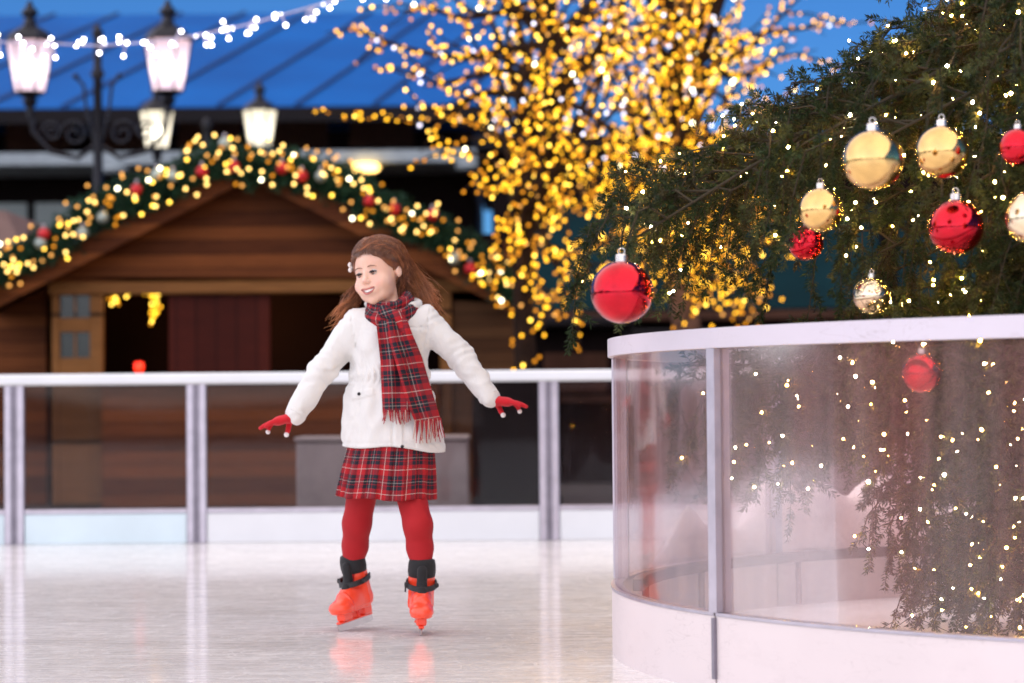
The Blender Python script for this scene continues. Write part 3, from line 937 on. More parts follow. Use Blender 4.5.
# ------------------------------------------------------------------ bare trees wrapped in gold lights
def lit_tree(name, tpx, Y, ends, seed, label_t, label_l, trunk_mat, spread_y=1.3, sp=.046, kinds_w=None, r0=.13, roots=None):
    rnd = random.Random(seed)
    b = at(tpx, 400, Y)
    root = empty(name, (b.x, Y, -.05)); tag(root, label_t, 'tree', 'bare trees wrapped in gold lights')
    base = Vector((b.x, Y, -.05))
    # trunk
    top = 4.3
    tp = []
    for i in range(12):
        k = i / 11
        tp.append(Vector((.12 * math.sin(k * 5 + seed), .1 * math.cos(k * 4), top * k)))
    tr = [r0 * (1.25 - .2 * min(1, k)) * (1 - .62 * (k / 11)) for k in range(12)]; tr[0] *= 1.35
    MB().tube(tp, tr, 12).build('trunk', trunk_mat, root, True)
    limbs = MB(); twigs = MB()
    pts = []; wires = []
    for (px, py, z0, dy) in ends:
        e = at(px, py, Y + dy) - base
        k0 = min(.95, max(.1, z0 / top))
        i = int(k0 * 11); s = tp[min(i, 11)].copy(); s.z = z0
        n = 14
        sag = rnd.uniform(-.25, .4)
        path = []
        wob = [Vector((rnd.uniform(-1, 1), rnd.uniform(-1, 1), rnd.uniform(-1, 1))) for _ in range(3)]
        for j in range(n + 1):
            t = j / n
            p = s.lerp(e, t)
            p.z += sag * math.sin(math.pi * t) * (e - s).length * .35
            for q, wv in enumerate(wob): p += wv * .05 * math.sin(math.pi * t * (q + 1)) * (e - s).length ** .5
            path.append(p)
        L = sum((path[j + 1] - path[j]).length for j in range(n))
        limbs.tube(path, [max(.006, .045 * (1 - j / n) ** .8 * min(1, L / 2)) for j in range(n + 1)], 6)
        # side twigs
        subs = [path]
        for _ in range(int(2 + L * 2.2)):
            j = rnd.randint(3, n - 1); q = path[j]
            d = (path[j] - path[j - 1]).normalized() + Vector((rnd.uniform(-1, 1), rnd.uniform(-1, 1), rnd.uniform(-.9, .8))) * .9
            l = rnd.uniform(.18, .5)
            tw = [q, q + d.normalized() * l * .5, q + d.normalized() * l + Vector((0, 0, rnd.uniform(-.1, .05)))]
            twigs.tube(tw, [.010, .007, .003], 4); subs.append(tw)
        for sub in subs:
            main = sub is path
            acc = 0; w_ = []
            for j in range(len(sub) - 1):
                a, c = sub[j], sub[j + 1]; l = (c - a).length; m = max(1, int(l / (sp if main else sp * 1.5)))
                for q in range(m):
                    if main and (j + q / m) / n < .12: continue
                    p = a.lerp(c, (q + rnd.random()) / m) + Vector((rnd.gauss(0, .022), rnd.gauss(0, .022), rnd.gauss(0, .022)))
                    w_.append(p)
            for p in w_:
                pts.append(tuple(p + base))
            if len(w_) > 2: wires.append([p + base for p in w_])
    # wrapped trunk
    w_ = []
    for j in range(int(top / .03)):
        z = .9 + j * .03
        if z > top: break
        k = z / top * 11; i = min(10, int(k)); c = tp[i].lerp(tp[i + 1], k - i); rr = tr[i] + .015
        a = j * .9
        p = c + Vector((rr * math.cos(a), rr * math.sin(a), 0)); p.z = z
        w_.append(p + base); 
        if name_wrap.get(name + str(seed), True): pts.append(tuple(p + base))
    if name_wrap.get(name + str(seed), True): wires.append(w_)
    limbs.add(twigs.v, twigs.f); limbs.build('branches', M['bark'], root, True)
    kw = kinds_w or {'gold': 6, 'gold_lo': 6, 'gold_hi': 1.3, 'warm_lo': 1.0}
    kinds = []
    for p in pts:
        h = p[2] / 3.4
        ww = dict(kw)
        if h > .72: ww['white'] = .15; ww['cool_lo'] = .6
        kinds.append(rnd.choices(list(ww), list(ww.values()))[0])
    near = np.arange(len(pts)); np.random.default_rng(seed).shuffle(near)
    # those within the frame first
    P = np.array(pts); fx = 512 + P[:, 0] / P[:, 1] * FPX; fz = 408 - (P[:, 2] - CAMZ) / P[:, 1] * FPX
    vis = ((fx > 0) & (fx < 1024) & (fz > 0))
    near = np.array(sorted(near, key=lambda i: not vis[i]))
    string_lights('string_lights', label_l, 'string lights', pts, kinds, .0130, wires, M['wire_dark'], .0025, near=near, group='gold lights wound through bare trees')
    print(name, 'bulbs', len(pts))
name_wrap = {}
rnd = random.Random(5)
endsA = []
for _ in range(30): endsA.append((rnd.uniform(470, 680), rnd.uniform(-60, 60), rnd.uniform(2.0, 3.6), rnd.uniform(-1.2, 1.2)))
for _ in range(30): endsA.append((rnd.uniform(470, 670), rnd.uniform(70, 260), rnd.uniform(1.9, 3.0), rnd.uniform(-1.2, 1.0)))
for px, py, z in ((345, 118, 2.9), (352, 25, 3.3), (372, 70, 3.0), (398, -10, 3.6), (405, 112, 2.6), (430, 35, 3.1), (445, 92, 2.8), (362, 10, 3.5), (452, -30, 3.5), (440, 150, 2.5)):
    endsA.append((px, py, z, rnd.uniform(-.6, .6)))
for _ in range(7): endsA.append((rnd.uniform(480, 585), rnd.uniform(240, 330), rnd.uniform(1.8, 2.4), rnd.uniform(-.9, .3)))
for _ in range(16): endsA.append((rnd.uniform(400, 700), rnd.uniform(-190, -60), rnd.uniform(2.8, 4.0), rnd.uniform(-1.2, 1.2)))
lit_tree('bare_tree', 541, 17.0, endsA, 3, 'bare tree rising beside the hut, wound with gold lights to the ground', 'gold lights wound over the bare tree beside the hut', M['bark'], r0=.09)
endsB = []
for _ in range(32): endsB.append((rnd.uniform(600, 750), rnd.uniform(-60, 90), rnd.uniform(2.0, 3.8), rnd.uniform(-1.4, 1.4)))
for _ in range(30): endsB.append((rnd.uniform(570, 760), rnd.uniform(90, 250), rnd.uniform(1.9, 3.0), rnd.uniform(-1.4, 1.0)))
for _ in range(20): endsB.append((rnd.uniform(615, 770), rnd.uniform(230, 325), rnd.uniform(1.9, 2.6), rnd.uniform(-1.2, .4)))
for _ in range(16): endsB.append((rnd.uniform(635, 800), rnd.uniform(60, 310), rnd.uniform(1.9, 2.8), rnd.uniform(-1.2, .4)))
for px, py in ((812, 60), (838, 20), (800, 110), (825, -20), (796, 35)): endsB.append((px, py, 3.2, rnd.uniform(-.5, .5)))
for _ in range(18): endsB.append((rnd.uniform(560, 820), rnd.uniform(-190, -60), rnd.uniform(2.8, 4.0), rnd.uniform(-1.2, 1.2)))
name_wrap['bare_tree8'] = False
lit_tree('bare_tree', 690, 18.6, endsB, 8, 'larger bare tree with a pale trunk behind the red bauble', 'gold lights wound over the larger pale-trunked tree', M['bark_pale'], r0=.13)

# ------------------------------------------------------------------ hanging light string across the top left
def top_string():
    Y = 15.0
    ctl = [(-140, 40), (-60, 44), (0, 42), (60, 44), (100, 46), (150, 42), (200, 35), (250, 24), (300, 10), (350, -4), (430, -24)]
    path = [at(x, y, Y) for x, y in ctl]
    pts = []; kinds = []; wires = [path]
    rnd = random.Random(21)
    x = -140.0
    while x < 420:
        j = max(i for i in range(len(ctl)) if ctl[i][0] <= x); j = min(j, len(ctl) - 2)
        t = (x - ctl[j][0]) / (ctl[j + 1][0] - ctl[j][0]); p = path[j].lerp(path[j + 1], t)
        n = rnd.choice([3, 4, 4, 5])
        for k in range(n):
            q = p + Vector((rnd.uniform(-.05, .05), rnd.uniform(-.03, .03), rnd.uniform(-.085, .05)))
            pts.append(tuple(q)); kinds.append(rnd.choices(['cool', 'white', 'cool_lo'], [5, 1, 1.4])[0])
            wires.append([p, p.lerp(q, .6) + Vector((0, .0, .008)), q])
        x += rnd.uniform(19, 31)
    string_lights('string_lights', 'cool white lights strung across the blue roof at the top left', 'string lights', pts, kinds, .0115, wires, M['wire_white'], .006)
top_string()

# ------------------------------------------------------------------ curved barrier round the spruce
RC = Vector((2.33, 6.93, 0)); RR = 2.035; BH = .9
def arc(a0, a1, n): return [a0 + (a1 - a0) * i / n for i in range(n + 1)]
def ring_band(r0, r1, z0, z1, a0, a1, n, name, mat, parent, smooth=True):
    V = []; F = []
    A = arc(a0, a1, n)
    for a in A:
        for r, z in ((r0, z0), (r1, z0), (r1, z1), (r0, z1)):
            V.append((r * math.cos(a), r * math.sin(a), z))
    for i in range(n):
        for k in range(4):
            k2 = (k + 1) % 4
            F.append((i * 4 + k, (i + 1) * 4 + k, (i + 1) * 4 + k2, i * 4 + k2))
    if abs(abs(a1 - a0) - 2 * math.pi) > 1e-4:
        F.append((0, 1, 2, 3)); F.append((n * 4 + 3, n * 4 + 2, n * 4 + 1, n * 4))
    o = np_mesh(name, V, F, mat, parent); 
    return auto_smooth(o, 40) if smooth else o
KZ = .185
def barrier():
    root = empty('curved_barrier', tuple(RC)); tag(root, 'curved clear barrier with a white rim enclosing the decorated spruce', 'barrier')
    ring_band(RR - .035, RR + .020, BH - .05, BH, 0, 2 * math.pi, 120, 'rim', M['cap_plastic'], root)
    # post angles: one seen at x = 716
    d = at(716, 500, 6.0)
    # solve the angle on the circle nearest the camera for that image x
    best = None
    for i in range(2000):
        a = math.pi + math.pi * i / 2000
        x = RC.x + RR * math.cos(a); y = RC.y + RR * math.sin(a)
        e = abs(512 + x / y * FPX - 717.5)
        if best is None or e < best[0]: best = (e, a)
    a0 = best[1]
    npan = 10; st = 2 * math.pi / npan
    for k in range(npan):
        a = a0 + k * st
        w = .018 / RR
        p = ring_band(RR - .022, RR + .022, KZ + .010, BH - .051, a - w, a + w, 2, 'post', M['alu'], root, False)
        p2 = ring_band(RR + .0145, RR + .023, .03, KZ - .004, a - w * .35, a + w * .35, 1, 'kick_joint', M['alu_dark'], root, False)
        g = .018 / RR
        ring_band(RR - .004, RR + .004, KZ + .010, BH - .051, a + g, a + st - g, 14, 'glass_panel', M['glass_ring'], root)
        ring_band(RR - .014, RR + .014, 0, KZ, a + g * .2, a + st - g * .2, 14, 'kick_panel', M['kick_plastic'], root)
        ring_band(RR - .018, RR + .0165, KZ + .001, KZ + .009, a + g * .2, a + st - g * .2, 14, 'glass_channel', M['alu'], root)
        for j in range(0):
            b = a + st * j / 8
            c = (math.cos(b) * (RR + .021), math.sin(b) * (RR + .021), KZ + .012)
            bm.sphere(c, .006, 6, 4)
    ring_band(RR - .075, RR - .045, .165, .200, R(20), R(175), 50, 'inner_rail', M['rail_grey'], root)
    for k in range(9):
        a = R(28 + 17.5 * k)
        MB().lathe([(.011, .02), (.011, .1645)], ((RR - .06) * math.cos(a), (RR - .06) * math.sin(a), 0), 8).build('inner_post', M['rail_grey'], root, True)
M['rail_grey'] = simple('rail_grey', (.14, .12, .12), .5)
barrier()
# inner floor with snow, snow bank outside the far side
V = [(RC.x, RC.y, .02)]; F = []
for k in range(64):
    a = 2 * math.pi * k / 64; V.append((RC.x + 2.03 * math.cos(a), RC.y + 2.03 * math.sin(a), .012))
for k in range(64): F.append((0, 1 + k, 1 + (k + 1) % 64))
M['snow'] = simple('snow', (.90, .88, .89), .7, var=.06, scale=5, bump=.6, bscale=14, bdist=.02)
M['snow'].node_tree.nodes['Principled BSDF'].inputs['Subsurface Weight'].default_value = .0
tag(np_mesh('snow_floor', V, F, M['snow'], smooth=True), kind='structure')
def snow_bank():
    """ploughed snow heaped against the far side of the curved barrier"""
    n, m = 90, 14
    V = []; F = []
    rn = random.Random(4)
    ph = [rn.uniform(0, 6) for _ in range(8)]
    for i in range(n + 1):
        a = R(30 + 126 * i / n)
        hh = .36 + .07 * math.sin(a * 9 + ph[0]) + .045 * math.sin(a * 23 + ph[1]) + .025 * math.sin(a * 47 + ph[2])
        hh *= min(1, i / 6, (n - i) / 6)
        for j in range(m + 1):
            t = j / m; r = RR + .05 + t * (.85 - .74 * min(1, max(0, (math.degrees(a) - 100) / 45)))
            z = hh * math.sin(math.pi * min(1, t * .9 + .12)) ** .8 if t < .98 else -.005
            z += .02 * math.sin(a * 60 + j * 2.1) * (1 - t) * math.sin(j * 1.3)
            V.append((RC.x + r * math.cos(a), RC.y + r * math.sin(a), max(z, -.005)))
    for i in range(n):
        for j in range(m):
            q = i * (m + 1) + j; F.append((q, q + m + 1, q + m + 2, q + 1))
    tag(np_mesh('snow_bank', V, F, M['snow'], smooth=True), kind='stuff')
snow_bank()

# ------------------------------------------------------------------ decorated spruce
M['twig_bark'] = simple('twig_bark', (.030, .022, .010), .9, var=.3, scale=20)
def spruce():
    rn = np.random.default_rng(42)
    base = Vector((2.42, 6.95, .0))
    root = empty('spruce_tree', tuple(base)); tag(root, 'large dark green Christmas spruce with drooping branches inside the curved barrier', 'tree')
    MB().lathe([(.16, 0), (.13, .1), (.115, .6), (.10, 2), (.06, 3.6), (.02, 4.9)], n=14).build('trunk', M['bark'], root, True)
    mb = MB(); SP = []; SD = []; SL = []
    tips = []   # places for bulbs
    def bough(az, z0, L, drop, droopers=1.0, hang=.32, lift=.0):
        if 2.15 < z0 < 3.3: L *= .80
        d = Vector((math.cos(az), math.sin(az), 0)); side = Vector((-d.y, d.x, 0))
        n = 10; pth = []
        for i in range(n + 1):
            t = i / n
            z = z0 + lift * math.sin(math.pi * t) - drop * t ** 1.35
            pth.append(d * (L * t) + Vector((0, 0, z)) + side * (.05 * L * math.sin(t * 4 + az * 3)))
        mb.tube(pth, [max(.003, .017 * (1 - .85 * i / n)) for i in range(n + 1)], 6)
        nt = int(L / .076 * droopers)
        for j in range(nt):
            t = .16 + .84 * (j + rn.random()) / nt
            k = t * n; i = min(n - 1, int(k)); p = pth[i].lerp(pth[i + 1], k - i)
            sg = 1 if rn.random() < .5 else -1
            out = rn.uniform(.15, .75)
            # a side twig: first sideways, then hanging
            l1 = rn.uniform(.10, .34) * (1.08 - .6 * t) * (L / 1.6) ** .5 * 1.2
            l2 = hang * rn.uniform(.4, 1.5) * (1.15 - .45 * t)
            q = p + side * sg * l1 * .8 + d * l1 * .7 + Vector((0, 0, rn.uniform(-.03, .06)))
            e = q + Vector((rn.normal(0, .035), rn.normal(0, .035), -l2)) + d * l2 * .25
            pl = [p, p.lerp(q, .6) + Vector((0, 0, .02)), q, q.lerp(e, .5) + d * .012, e]
            mb.tube(pl, [.0038, .0032, .0025, .002, .001], 4)
            # shoots along the twig
            for s in range(len(pl) - 1):
                a, b = pl[s], pl[s + 1]; seg = b - a; m = max(1, int(seg.length / .036))
                for r_ in range(m):
                    pp = a.lerp(b, (r_ + rn.random()) / m)
                    v = seg.normalized() * 1.15 + Vector(rn.normal(0, .50, 3)); v.z -= .1
                    v.normalize()
                    SP.append(pp[:]); SD.append(v[:]); SL.append(rn.uniform(.050, .105))
            SP.append(e[:]); v = (e - q).normalized(); SD.append(v[:]); SL.append(.07)
            tips.append(e + base); tips.append(q + base)
        SP.append(pth[-1][:]); v = (pth[-1] - pth[-2]).normalized(); SD.append(v[:]); SL.append(.12)
    # az: pi = towards the left of the picture, 3pi/2 = towards the camera
    for i in range(11):      # lower skirt, short
        bough(R(150 + i * 16), .50 + .05 * math.sin(i * 2), rn.uniform(1.05, 1.30), .30, 2.2, .18)
        bough(R(158 + i * 15), .82, rn.uniform(1.10, 1.35), .38, 2.0, .26); bough(R(153 + i * 15), .66, rn.uniform(1.0, 1.25), .34, 2.0, .22)
    for i in range(12):      # middle, hanging behind the glass
        bough(R(150 + i * 8), 1.18 + .05 * math.sin(i), rn.uniform(1.70, 1.92), .44, 1.2, .30); bough(R(140 + i * 14), 1.22 + .05 * math.sin(i), rn.uniform(1.25, 1.5), .5, 1.2, .30)
    # the long boughs over the rim to the left
    for az_, z0, L, dr, hg in ((186, 2.04, 2.14, .84, .24), (192, 1.99, 2.16, .82, .26), (195, 2.02, 2.20, .86, .26), (198, 2.02, 2.24, .88, .26), (181, 2.00, 1.88, .74, .26), (189, 2.10, 1.95, .84, .24), (198, 1.92, 1.98, .66, .26), (205, 1.98, 1.9, .62, .30),
                               (176, 1.9, 1.8, .6, .3), (189, 1.78, 1.72, .52, .34), (200, 1.70, 1.60, .48, .34), (212, 1.9, 1.85, .56, .30), (219, 1.75, 1.66, .5, .32),
                               (184, 2.22, 1.75, .74, .22), (194, 2.30, 1.66, .66, .24), (203, 2.28, 1.72, .62, .26), (213, 2.22, 1.72, .58, .28), (223, 2.1, 1.7, .55, .3),
                               (207, 1.60, 1.45, .42, .34), (216, 1.52, 1.45, .42, .32), (227, 1.62, 1.6, .5, .3), (236, 1.9, 1.6, .5, .3), (246, 1.7, 1.6, .5, .3), (232, 2.3, 1.5, .5, .3), (196, 1.45, 1.5, .4, .3), (222, 1.42, 1.35, .36, .34), (231, 1.36, 1.30, .34, .32), (240, 1.44, 1.3, .36, .32), (211, 1.38, 1.40, .36, .32), (203, 1.52, 1.62, .42, .34), (226, 1.85, 1.55, .46, .3), (238, 2.1, 1.45, .46, .3), (209, 2.5, 1.55, .55, .26), (199, 2.55, 1.45, .5, .24), (220, 2.55, 1.45, .5, .26)):
        bough(R(az_), z0, L, dr, 1.0, hg, .05)
    for i in range(10):      # upper whorls seen at the top right
        bough(R(150 + i * 14), 2.62 + .08 * math.sin(i * 3), rn.uniform(1.30, 1.50), .55, .9, .26, .04)
        bough(R(155 + i * 14), 3.15, rn.uniform(1.0, 1.15), .35, .8, .22)
    for z0, L in ((.6, 1.3), (1.2, 1.6), (1.8, 1.6), (2.5, 1.35)):   # far side, looser
        for i in range(6): bough(R(-20 + i * 28), z0, L * rn.uniform(.85, 1.05), .45, .55, .2)
    for z0, L in ((3.7, .8), (4.2, .5), (4.6, .3)):
        for i in range(8): bough(R(i * 45 + z0 * 50), z0, L, .2, .8, .12)
    P = np.array(SP); D = np.array(SD); Ls = np.array(SL)
    print('shoots', len(P))
    mb.build('branches', M['twig_bark'], root)
    vis = P[:, 1] < .9
    sel = rn.random(len(P))
    parts = []; mats = ['needle_a', 'needle_b', 'needle_c']; Vs = []; Fs = []; MI = []; off = 0
    for i, (lo, hi) in enumerate(((0, .55), (.55, .85), (.85, 1.01))):
        m = (sel >= lo) & (sel < hi)
        for mm, per in ((m & vis, 60), (m & ~vis, 14)):
            V, F = needle_mesh(P[mm], D[mm], Ls[mm], per, .0200, .0036 if per > 20 else .006)
            Vs.append(V); Fs.append(F + off); MI += [i] * len(F); off += len(V)
    V, F = twig_mesh(P, D, Ls, .0014)
    o = np_mesh('needles', np.concatenate(Vs), np.concatenate(Fs), None, root, False, mats=[M[k] for k in mats], midx=MI)
    np_mesh('shoots', V, F, M['twig_bark'], root)
    return base, tips
SB, TIPS = spruce()

# string lights on the spruce
def tree_lights():
    rn = random.Random(77)
    c = list(TIPS); rn.shuffle(c)
    vis, hid = [], []
    for p in c:
        x = 512 + p.x / p.y * FPX; y = 408 - (p.z - CAMZ) / p.y * FPX
        (vis if (560 < x < 1040 and -20 < y < 660 and p.y < 7.1) else hid).append(p)
    low = [p for p in vis if p.z < .75]; up = [p for p in vis if p.z >= .75]
    vis = up[:250] + low[:150]; hid = [p for p in hid if p.y < 7.2][:260] + [p for p in hid if p.y >= 7.2][:60]
    pts = []; kinds = []
    for p in vis + hid:
        d = (p - Vector((SB.x, SB.y, p.z))); d.normalize()
        q = p + d * .012 + Vector((rn.gauss(0, .012), -abs(rn.gauss(0, .02)), rn.gauss(0, .012)))
        pts.append(tuple(q)); kinds.append(rn.choices(['tree', 'tree_hi', 'tree_gold'], [5, 2.2, 2])[0])
    # wires joining neighbours
    left = list(range(len(pts))); wires = []
    P = np.array(pts); used = np.zeros(len(P), bool); cur = 0; used[0] = True; wl = [P[0]]
    for _ in range(len(P) - 1):
        d = np.linalg.norm(P - P[cur], axis=1); d[used] = 9; nx = int(np.argmin(d))
        if d[nx] > .3:
            if len(wl) > 1: wires.append(wl)
            wl = []
        used[nx] = True; cur = nx; wl.append(P[nx])
    if len(wl) > 1: wires.append(wl)
    string_lights('string_lights', 'tiny warm fairy lights scattered over the decorated spruce', 'string lights', pts, kinds, .0036, wires, M['wire_dark'], .0012)
tree_lights()

# ------------------------------------------------------------------ baubles on the spruce
def chrome(name, col, rough=.04):
    t = NT(name)
    n = t.noise(t.coord((1, 1, 1)), 9, 3)
    c = t.ramp(n, [(.38, tuple(x * .62 for x in col)), (.62, col)])
    sp_ = t.noise(t.coord((1, 1, 1)), 150, 2, .6); spk = t.ramp(sp_, [(.56, (0, 0, 0)), (.64, (1, 1, 1))])
    rg = t.math('ADD', t.math('MULTIPLY', t.noise(t.coord((1, 1, 1)), 12, 4), .10), rough)
    b = t.bsdf(c, t.math('ADD', rg, t.math('MULTIPLY', spk, .12)), 1.0, t.bump(t.math('ADD', t.noise(t.coord((1, 1, 1)), 16, 3), t.math('MULTIPLY', spk, .10)), .06, .012))
    b.inputs['Coat Weight'].default_value = .4; b.inputs['Coat Roughness'].default_value = .02
    return t.done(b)
M['b_red'] = chrome('bauble_red', (.62, .006, .022), .05)
M['b_gold'] = chrome('bauble_gold', (.85, .54, .19), .07)
M['b_silver'] = chrome('bauble_silver', (.90, .74, .50), .06)
M['cap_metal'] = simple('cap_metal', (.75, .70, .66), .25, 1.0)
def bauble(px, py, r_px, Y, mat, label):
    p = at(px, py, Y); r = r_px / FPX * Y
    V, F = ico(r, 4)
    root = empty('bauble', tuple(p)); tag(root, label, 'bauble', 'large baubles on the spruce')
    np_mesh('ball', V, F, mat, root, True)
    MB().lathe([(.20 * r, .965 * r), (.20 * r, 1.16 * r), (.17 * r, 1.2 * r), (.05 * r, 1.22 * r)], n=20).build('cap', M['cap_metal'], root)
    ring = [(.10 * r * math.cos(a), 0, 1.30 * r + .10 * r * math.sin(a)) for a in np.linspace(0, 2 * math.pi, 13)]
    MB().tube(ring, .012 * r + .0004, 5).build('loop', M['cap_metal'], root)
    MB().tube([(0, 0, 1.38 * r), (.004, .01, 1.38 * r + .05), (.0, .03, 1.38 * r + .14)], .0014, 4).build('thread', M['wire_dark'], root)
bauble(622, 292, 31.5, 5.75, M['b_red'], 'shiny red bauble hanging alone at the tip of the lowest left branch')
bauble(873, 160, 30.5, 5.35, M['b_gold'], 'largest gold mirror bauble, high in the middle of the branches')
bauble(821, 210, 22.5, 5.75, M['b_gold'], 'smaller gold bauble just below and left of the largest gold one')
bauble(942, 152, 27, 5.62, M['b_gold'], 'gold bauble half hidden by twigs right of the largest gold one')
bauble(1018, 147, 19, 5.5, M['b_red'], 'small red bauble cut by the right edge of the photo')
bauble(956, 227, 28, 5.7, M['b_red'], 'dark red bauble hanging below the half hidden gold bauble')
bauble(1034, 218, 28, 5.4, M['b_silver'], 'silver bauble cut by the right edge below the small red one')
bauble(806, 243, 18, 6.15, M['b_red'], 'red bauble mostly hidden by twigs under the smaller gold bauble')
bauble(872, 296, 19, 6.1, M['b_silver'], 'dim silver bauble hidden in twigs just above the barrier rim')
bauble(922, 373, 20, 5.55, M['b_red'], 'red bauble seen blurred through the barrier glass under the rim')
# added lamp before the lit trees: stands in for their bulbs, rims the hair
for px, py, Y, en in ((650, 60, 14.6, 70),):
    pl_ = bpy.data.lights.new('tree_glow', 'POINT'); pl_.energy = en; pl_.color = (1, .62, .25); pl_.shadow_soft_size = .9
    po = bpy.data.objects.new('tree_glow', pl_); po.location = at(px, py, Y); COL.objects.link(po)
# ------------------------------------------------------------------ the skating girl
GY = 7.7; S = FPX / GY
G0 = at(390, 628, GY); G0.z = 0.0
def g(px, py, dy=0.0):
    p = at(px, py, GY + dy) - G0
    return np.array([p.x, p.y, p.z])

def skin_mat():
    t = NT('skin')
    c = t.coord(); n = t.noise(c, 18, 5)
    tc = t.n('ShaderNodeTexCoord')
    col = t.ramp(n, [(.3, (.70, .42, .31)), (.7, (.80, .52, .40))])
    for cpos, rad, cc, am in SKIN_SPOTS:
        vm = t.n('ShaderNodeVectorMath', operation='DISTANCE'); t.l(tc.outputs['Object'], vm.inputs[0]); vm.inputs[1].default_value = tuple(cpos)
        m = t.math('SUBTRACT', 1.0, t.math('DIVIDE', vm.outputs['Value'], rad), True)
        col = t.mix(t.math('MULTIPLY', m, am), col, cc)
    b = t.bsdf(col, .48, 0, t.bump(t.noise(c, 160, 4), .08, .001))
    b.inputs['Subsurface Weight'].default_value = .25
    b.inputs['Subsurface Radius'].default_value = (.02, .008, .004)
    b.inputs['Subsurface Scale'].default_value = .5
    return t.done(b)

def cloth(name, col, rough=.85, bump=.25, scale=260, var=.08, sheen=.3, crease=0.0):
    t = NT(name); c = t.coord()
    n = t.noise(c, 9, 4)
    lo = tuple(x * (1 - var) for x in col); cc = t.ramp(n, [(.3, lo), (.7, col)])
    h = t.math('ADD', t.math('MULTIPLY', t.noise(c, scale, 3), .5), t.noise(c, 26, 3))
    v1 = t.noise(t.coord((1, 1, .35), rot=(.3, .2, .5)), 34, 5, .62, 1.5); cr = t.math('ABSOLUTE', t.math('SUBTRACT', v1, .5))
    h = t.math('ADD', h, t.math('MULTIPLY', cr, crease))
    b = t.bsdf(cc, rough, 0, t.bump(h, bump, .005))
    b.inputs['Sheen Weight'].default_value = sheen
    return t.done(b)

def plaid(name, nu, nv):
    t = NT(name)
    uv = t.n('ShaderNodeUVMap'); sp = t.n('ShaderNodeSeparateXYZ'); t.l(uv.outputs[0], sp.inputs[0])
    red = (.37, .003, .009); drk = (.006, .008, .018); grn = (.01, .045, .03); wht = (.60, .55, .48); yel = (.45, .30, .05)
    def axis(s, n, off):
        f = t.math('FRACT', t.math('ADD', t.math('MULTIPLY', s, n), off))
        base = t.ramp(f, [(0, red), (.22, drk), (.37, red), (.40, drk), (.61, red), (.64, drk), (.79, red)], 'CONSTANT')
        line = t.ramp(f, [(0, (0, 0, 0)), (.02, (1, 1, 1)), (.050, (0, 0, 0)), (.49, (.5, .5, .5)), (.52, (0, 0, 0))], 'CONSTANT')
        return base, line, f
    a, la, fa = axis(sp.outputs[0], nu, .13); b, lb, fb = axis(sp.outputs[1], nv, .4)
    # twill weave: threads of the two directions alternate
    tw = t.math('FRACT', t.math('ADD', t.math('MULTIPLY', sp.outputs[0], nu * 17), t.math('MULTIPLY', sp.outputs[1], nv * 17)))
    w_ = t.math('MULTIPLY_ADD', t.math('GREATER_THAN', tw, .5), .2); t.t.nodes[-1].inputs[2].default_value = .4
    c = t.mix(w_, a, b)
    c = t.mix(t.math('MULTIPLY', la, .50), c, wht)
    c = t.mix(t.math('MULTIPLY', lb, .50), c, wht)
    n = t.noise(t.coord(), 14, 3)
    h = t.noise(t.coord(), 220, 3)
    sh = t.bsdf(c, .85, 0, t.bump(h, .3, .003)); sh.inputs['Sheen Weight'].default_value = .0
    return t.done(sh)

# ---- head frame
YAW, PIT = R(26), R(-3)
HC = g(377.3, 273.6, -.005)
Fw = np.array([-math.sin(YAW) * math.cos(PIT), -math.cos(YAW) * math.cos(PIT), math.sin(PIT)])
Uw = np.array([math.cos(YAW), -math.sin(YAW), 0.0])
rr_ = R(10)                                  # slight roll
Ww = np.cross(Uw, -Fw) * -1; Ww = Ww / np.linalg.norm(Ww)
if Ww[2] < 0: Ww = -Ww
Uw, Ww = Uw * math.cos(rr_) + Ww * math.sin(rr_), Ww * math.cos(rr_) - Uw * math.sin(rr_)
HT = np.stack([Uw, Fw, Ww], 1)               # columns: local axes in the figure's frame
def hl(u, v, w_): return HC + HT @ np.array([u, v, w_])
SKIN_SPOTS = [(hl(.034, .07, -.032), .024, (.84, .38, .31), .5), (hl(-.034, .07, -.032), .026, (.84, .38, .31), .5), (hl(0, .092, -.028), .014, (.84, .42, .34), .3)]

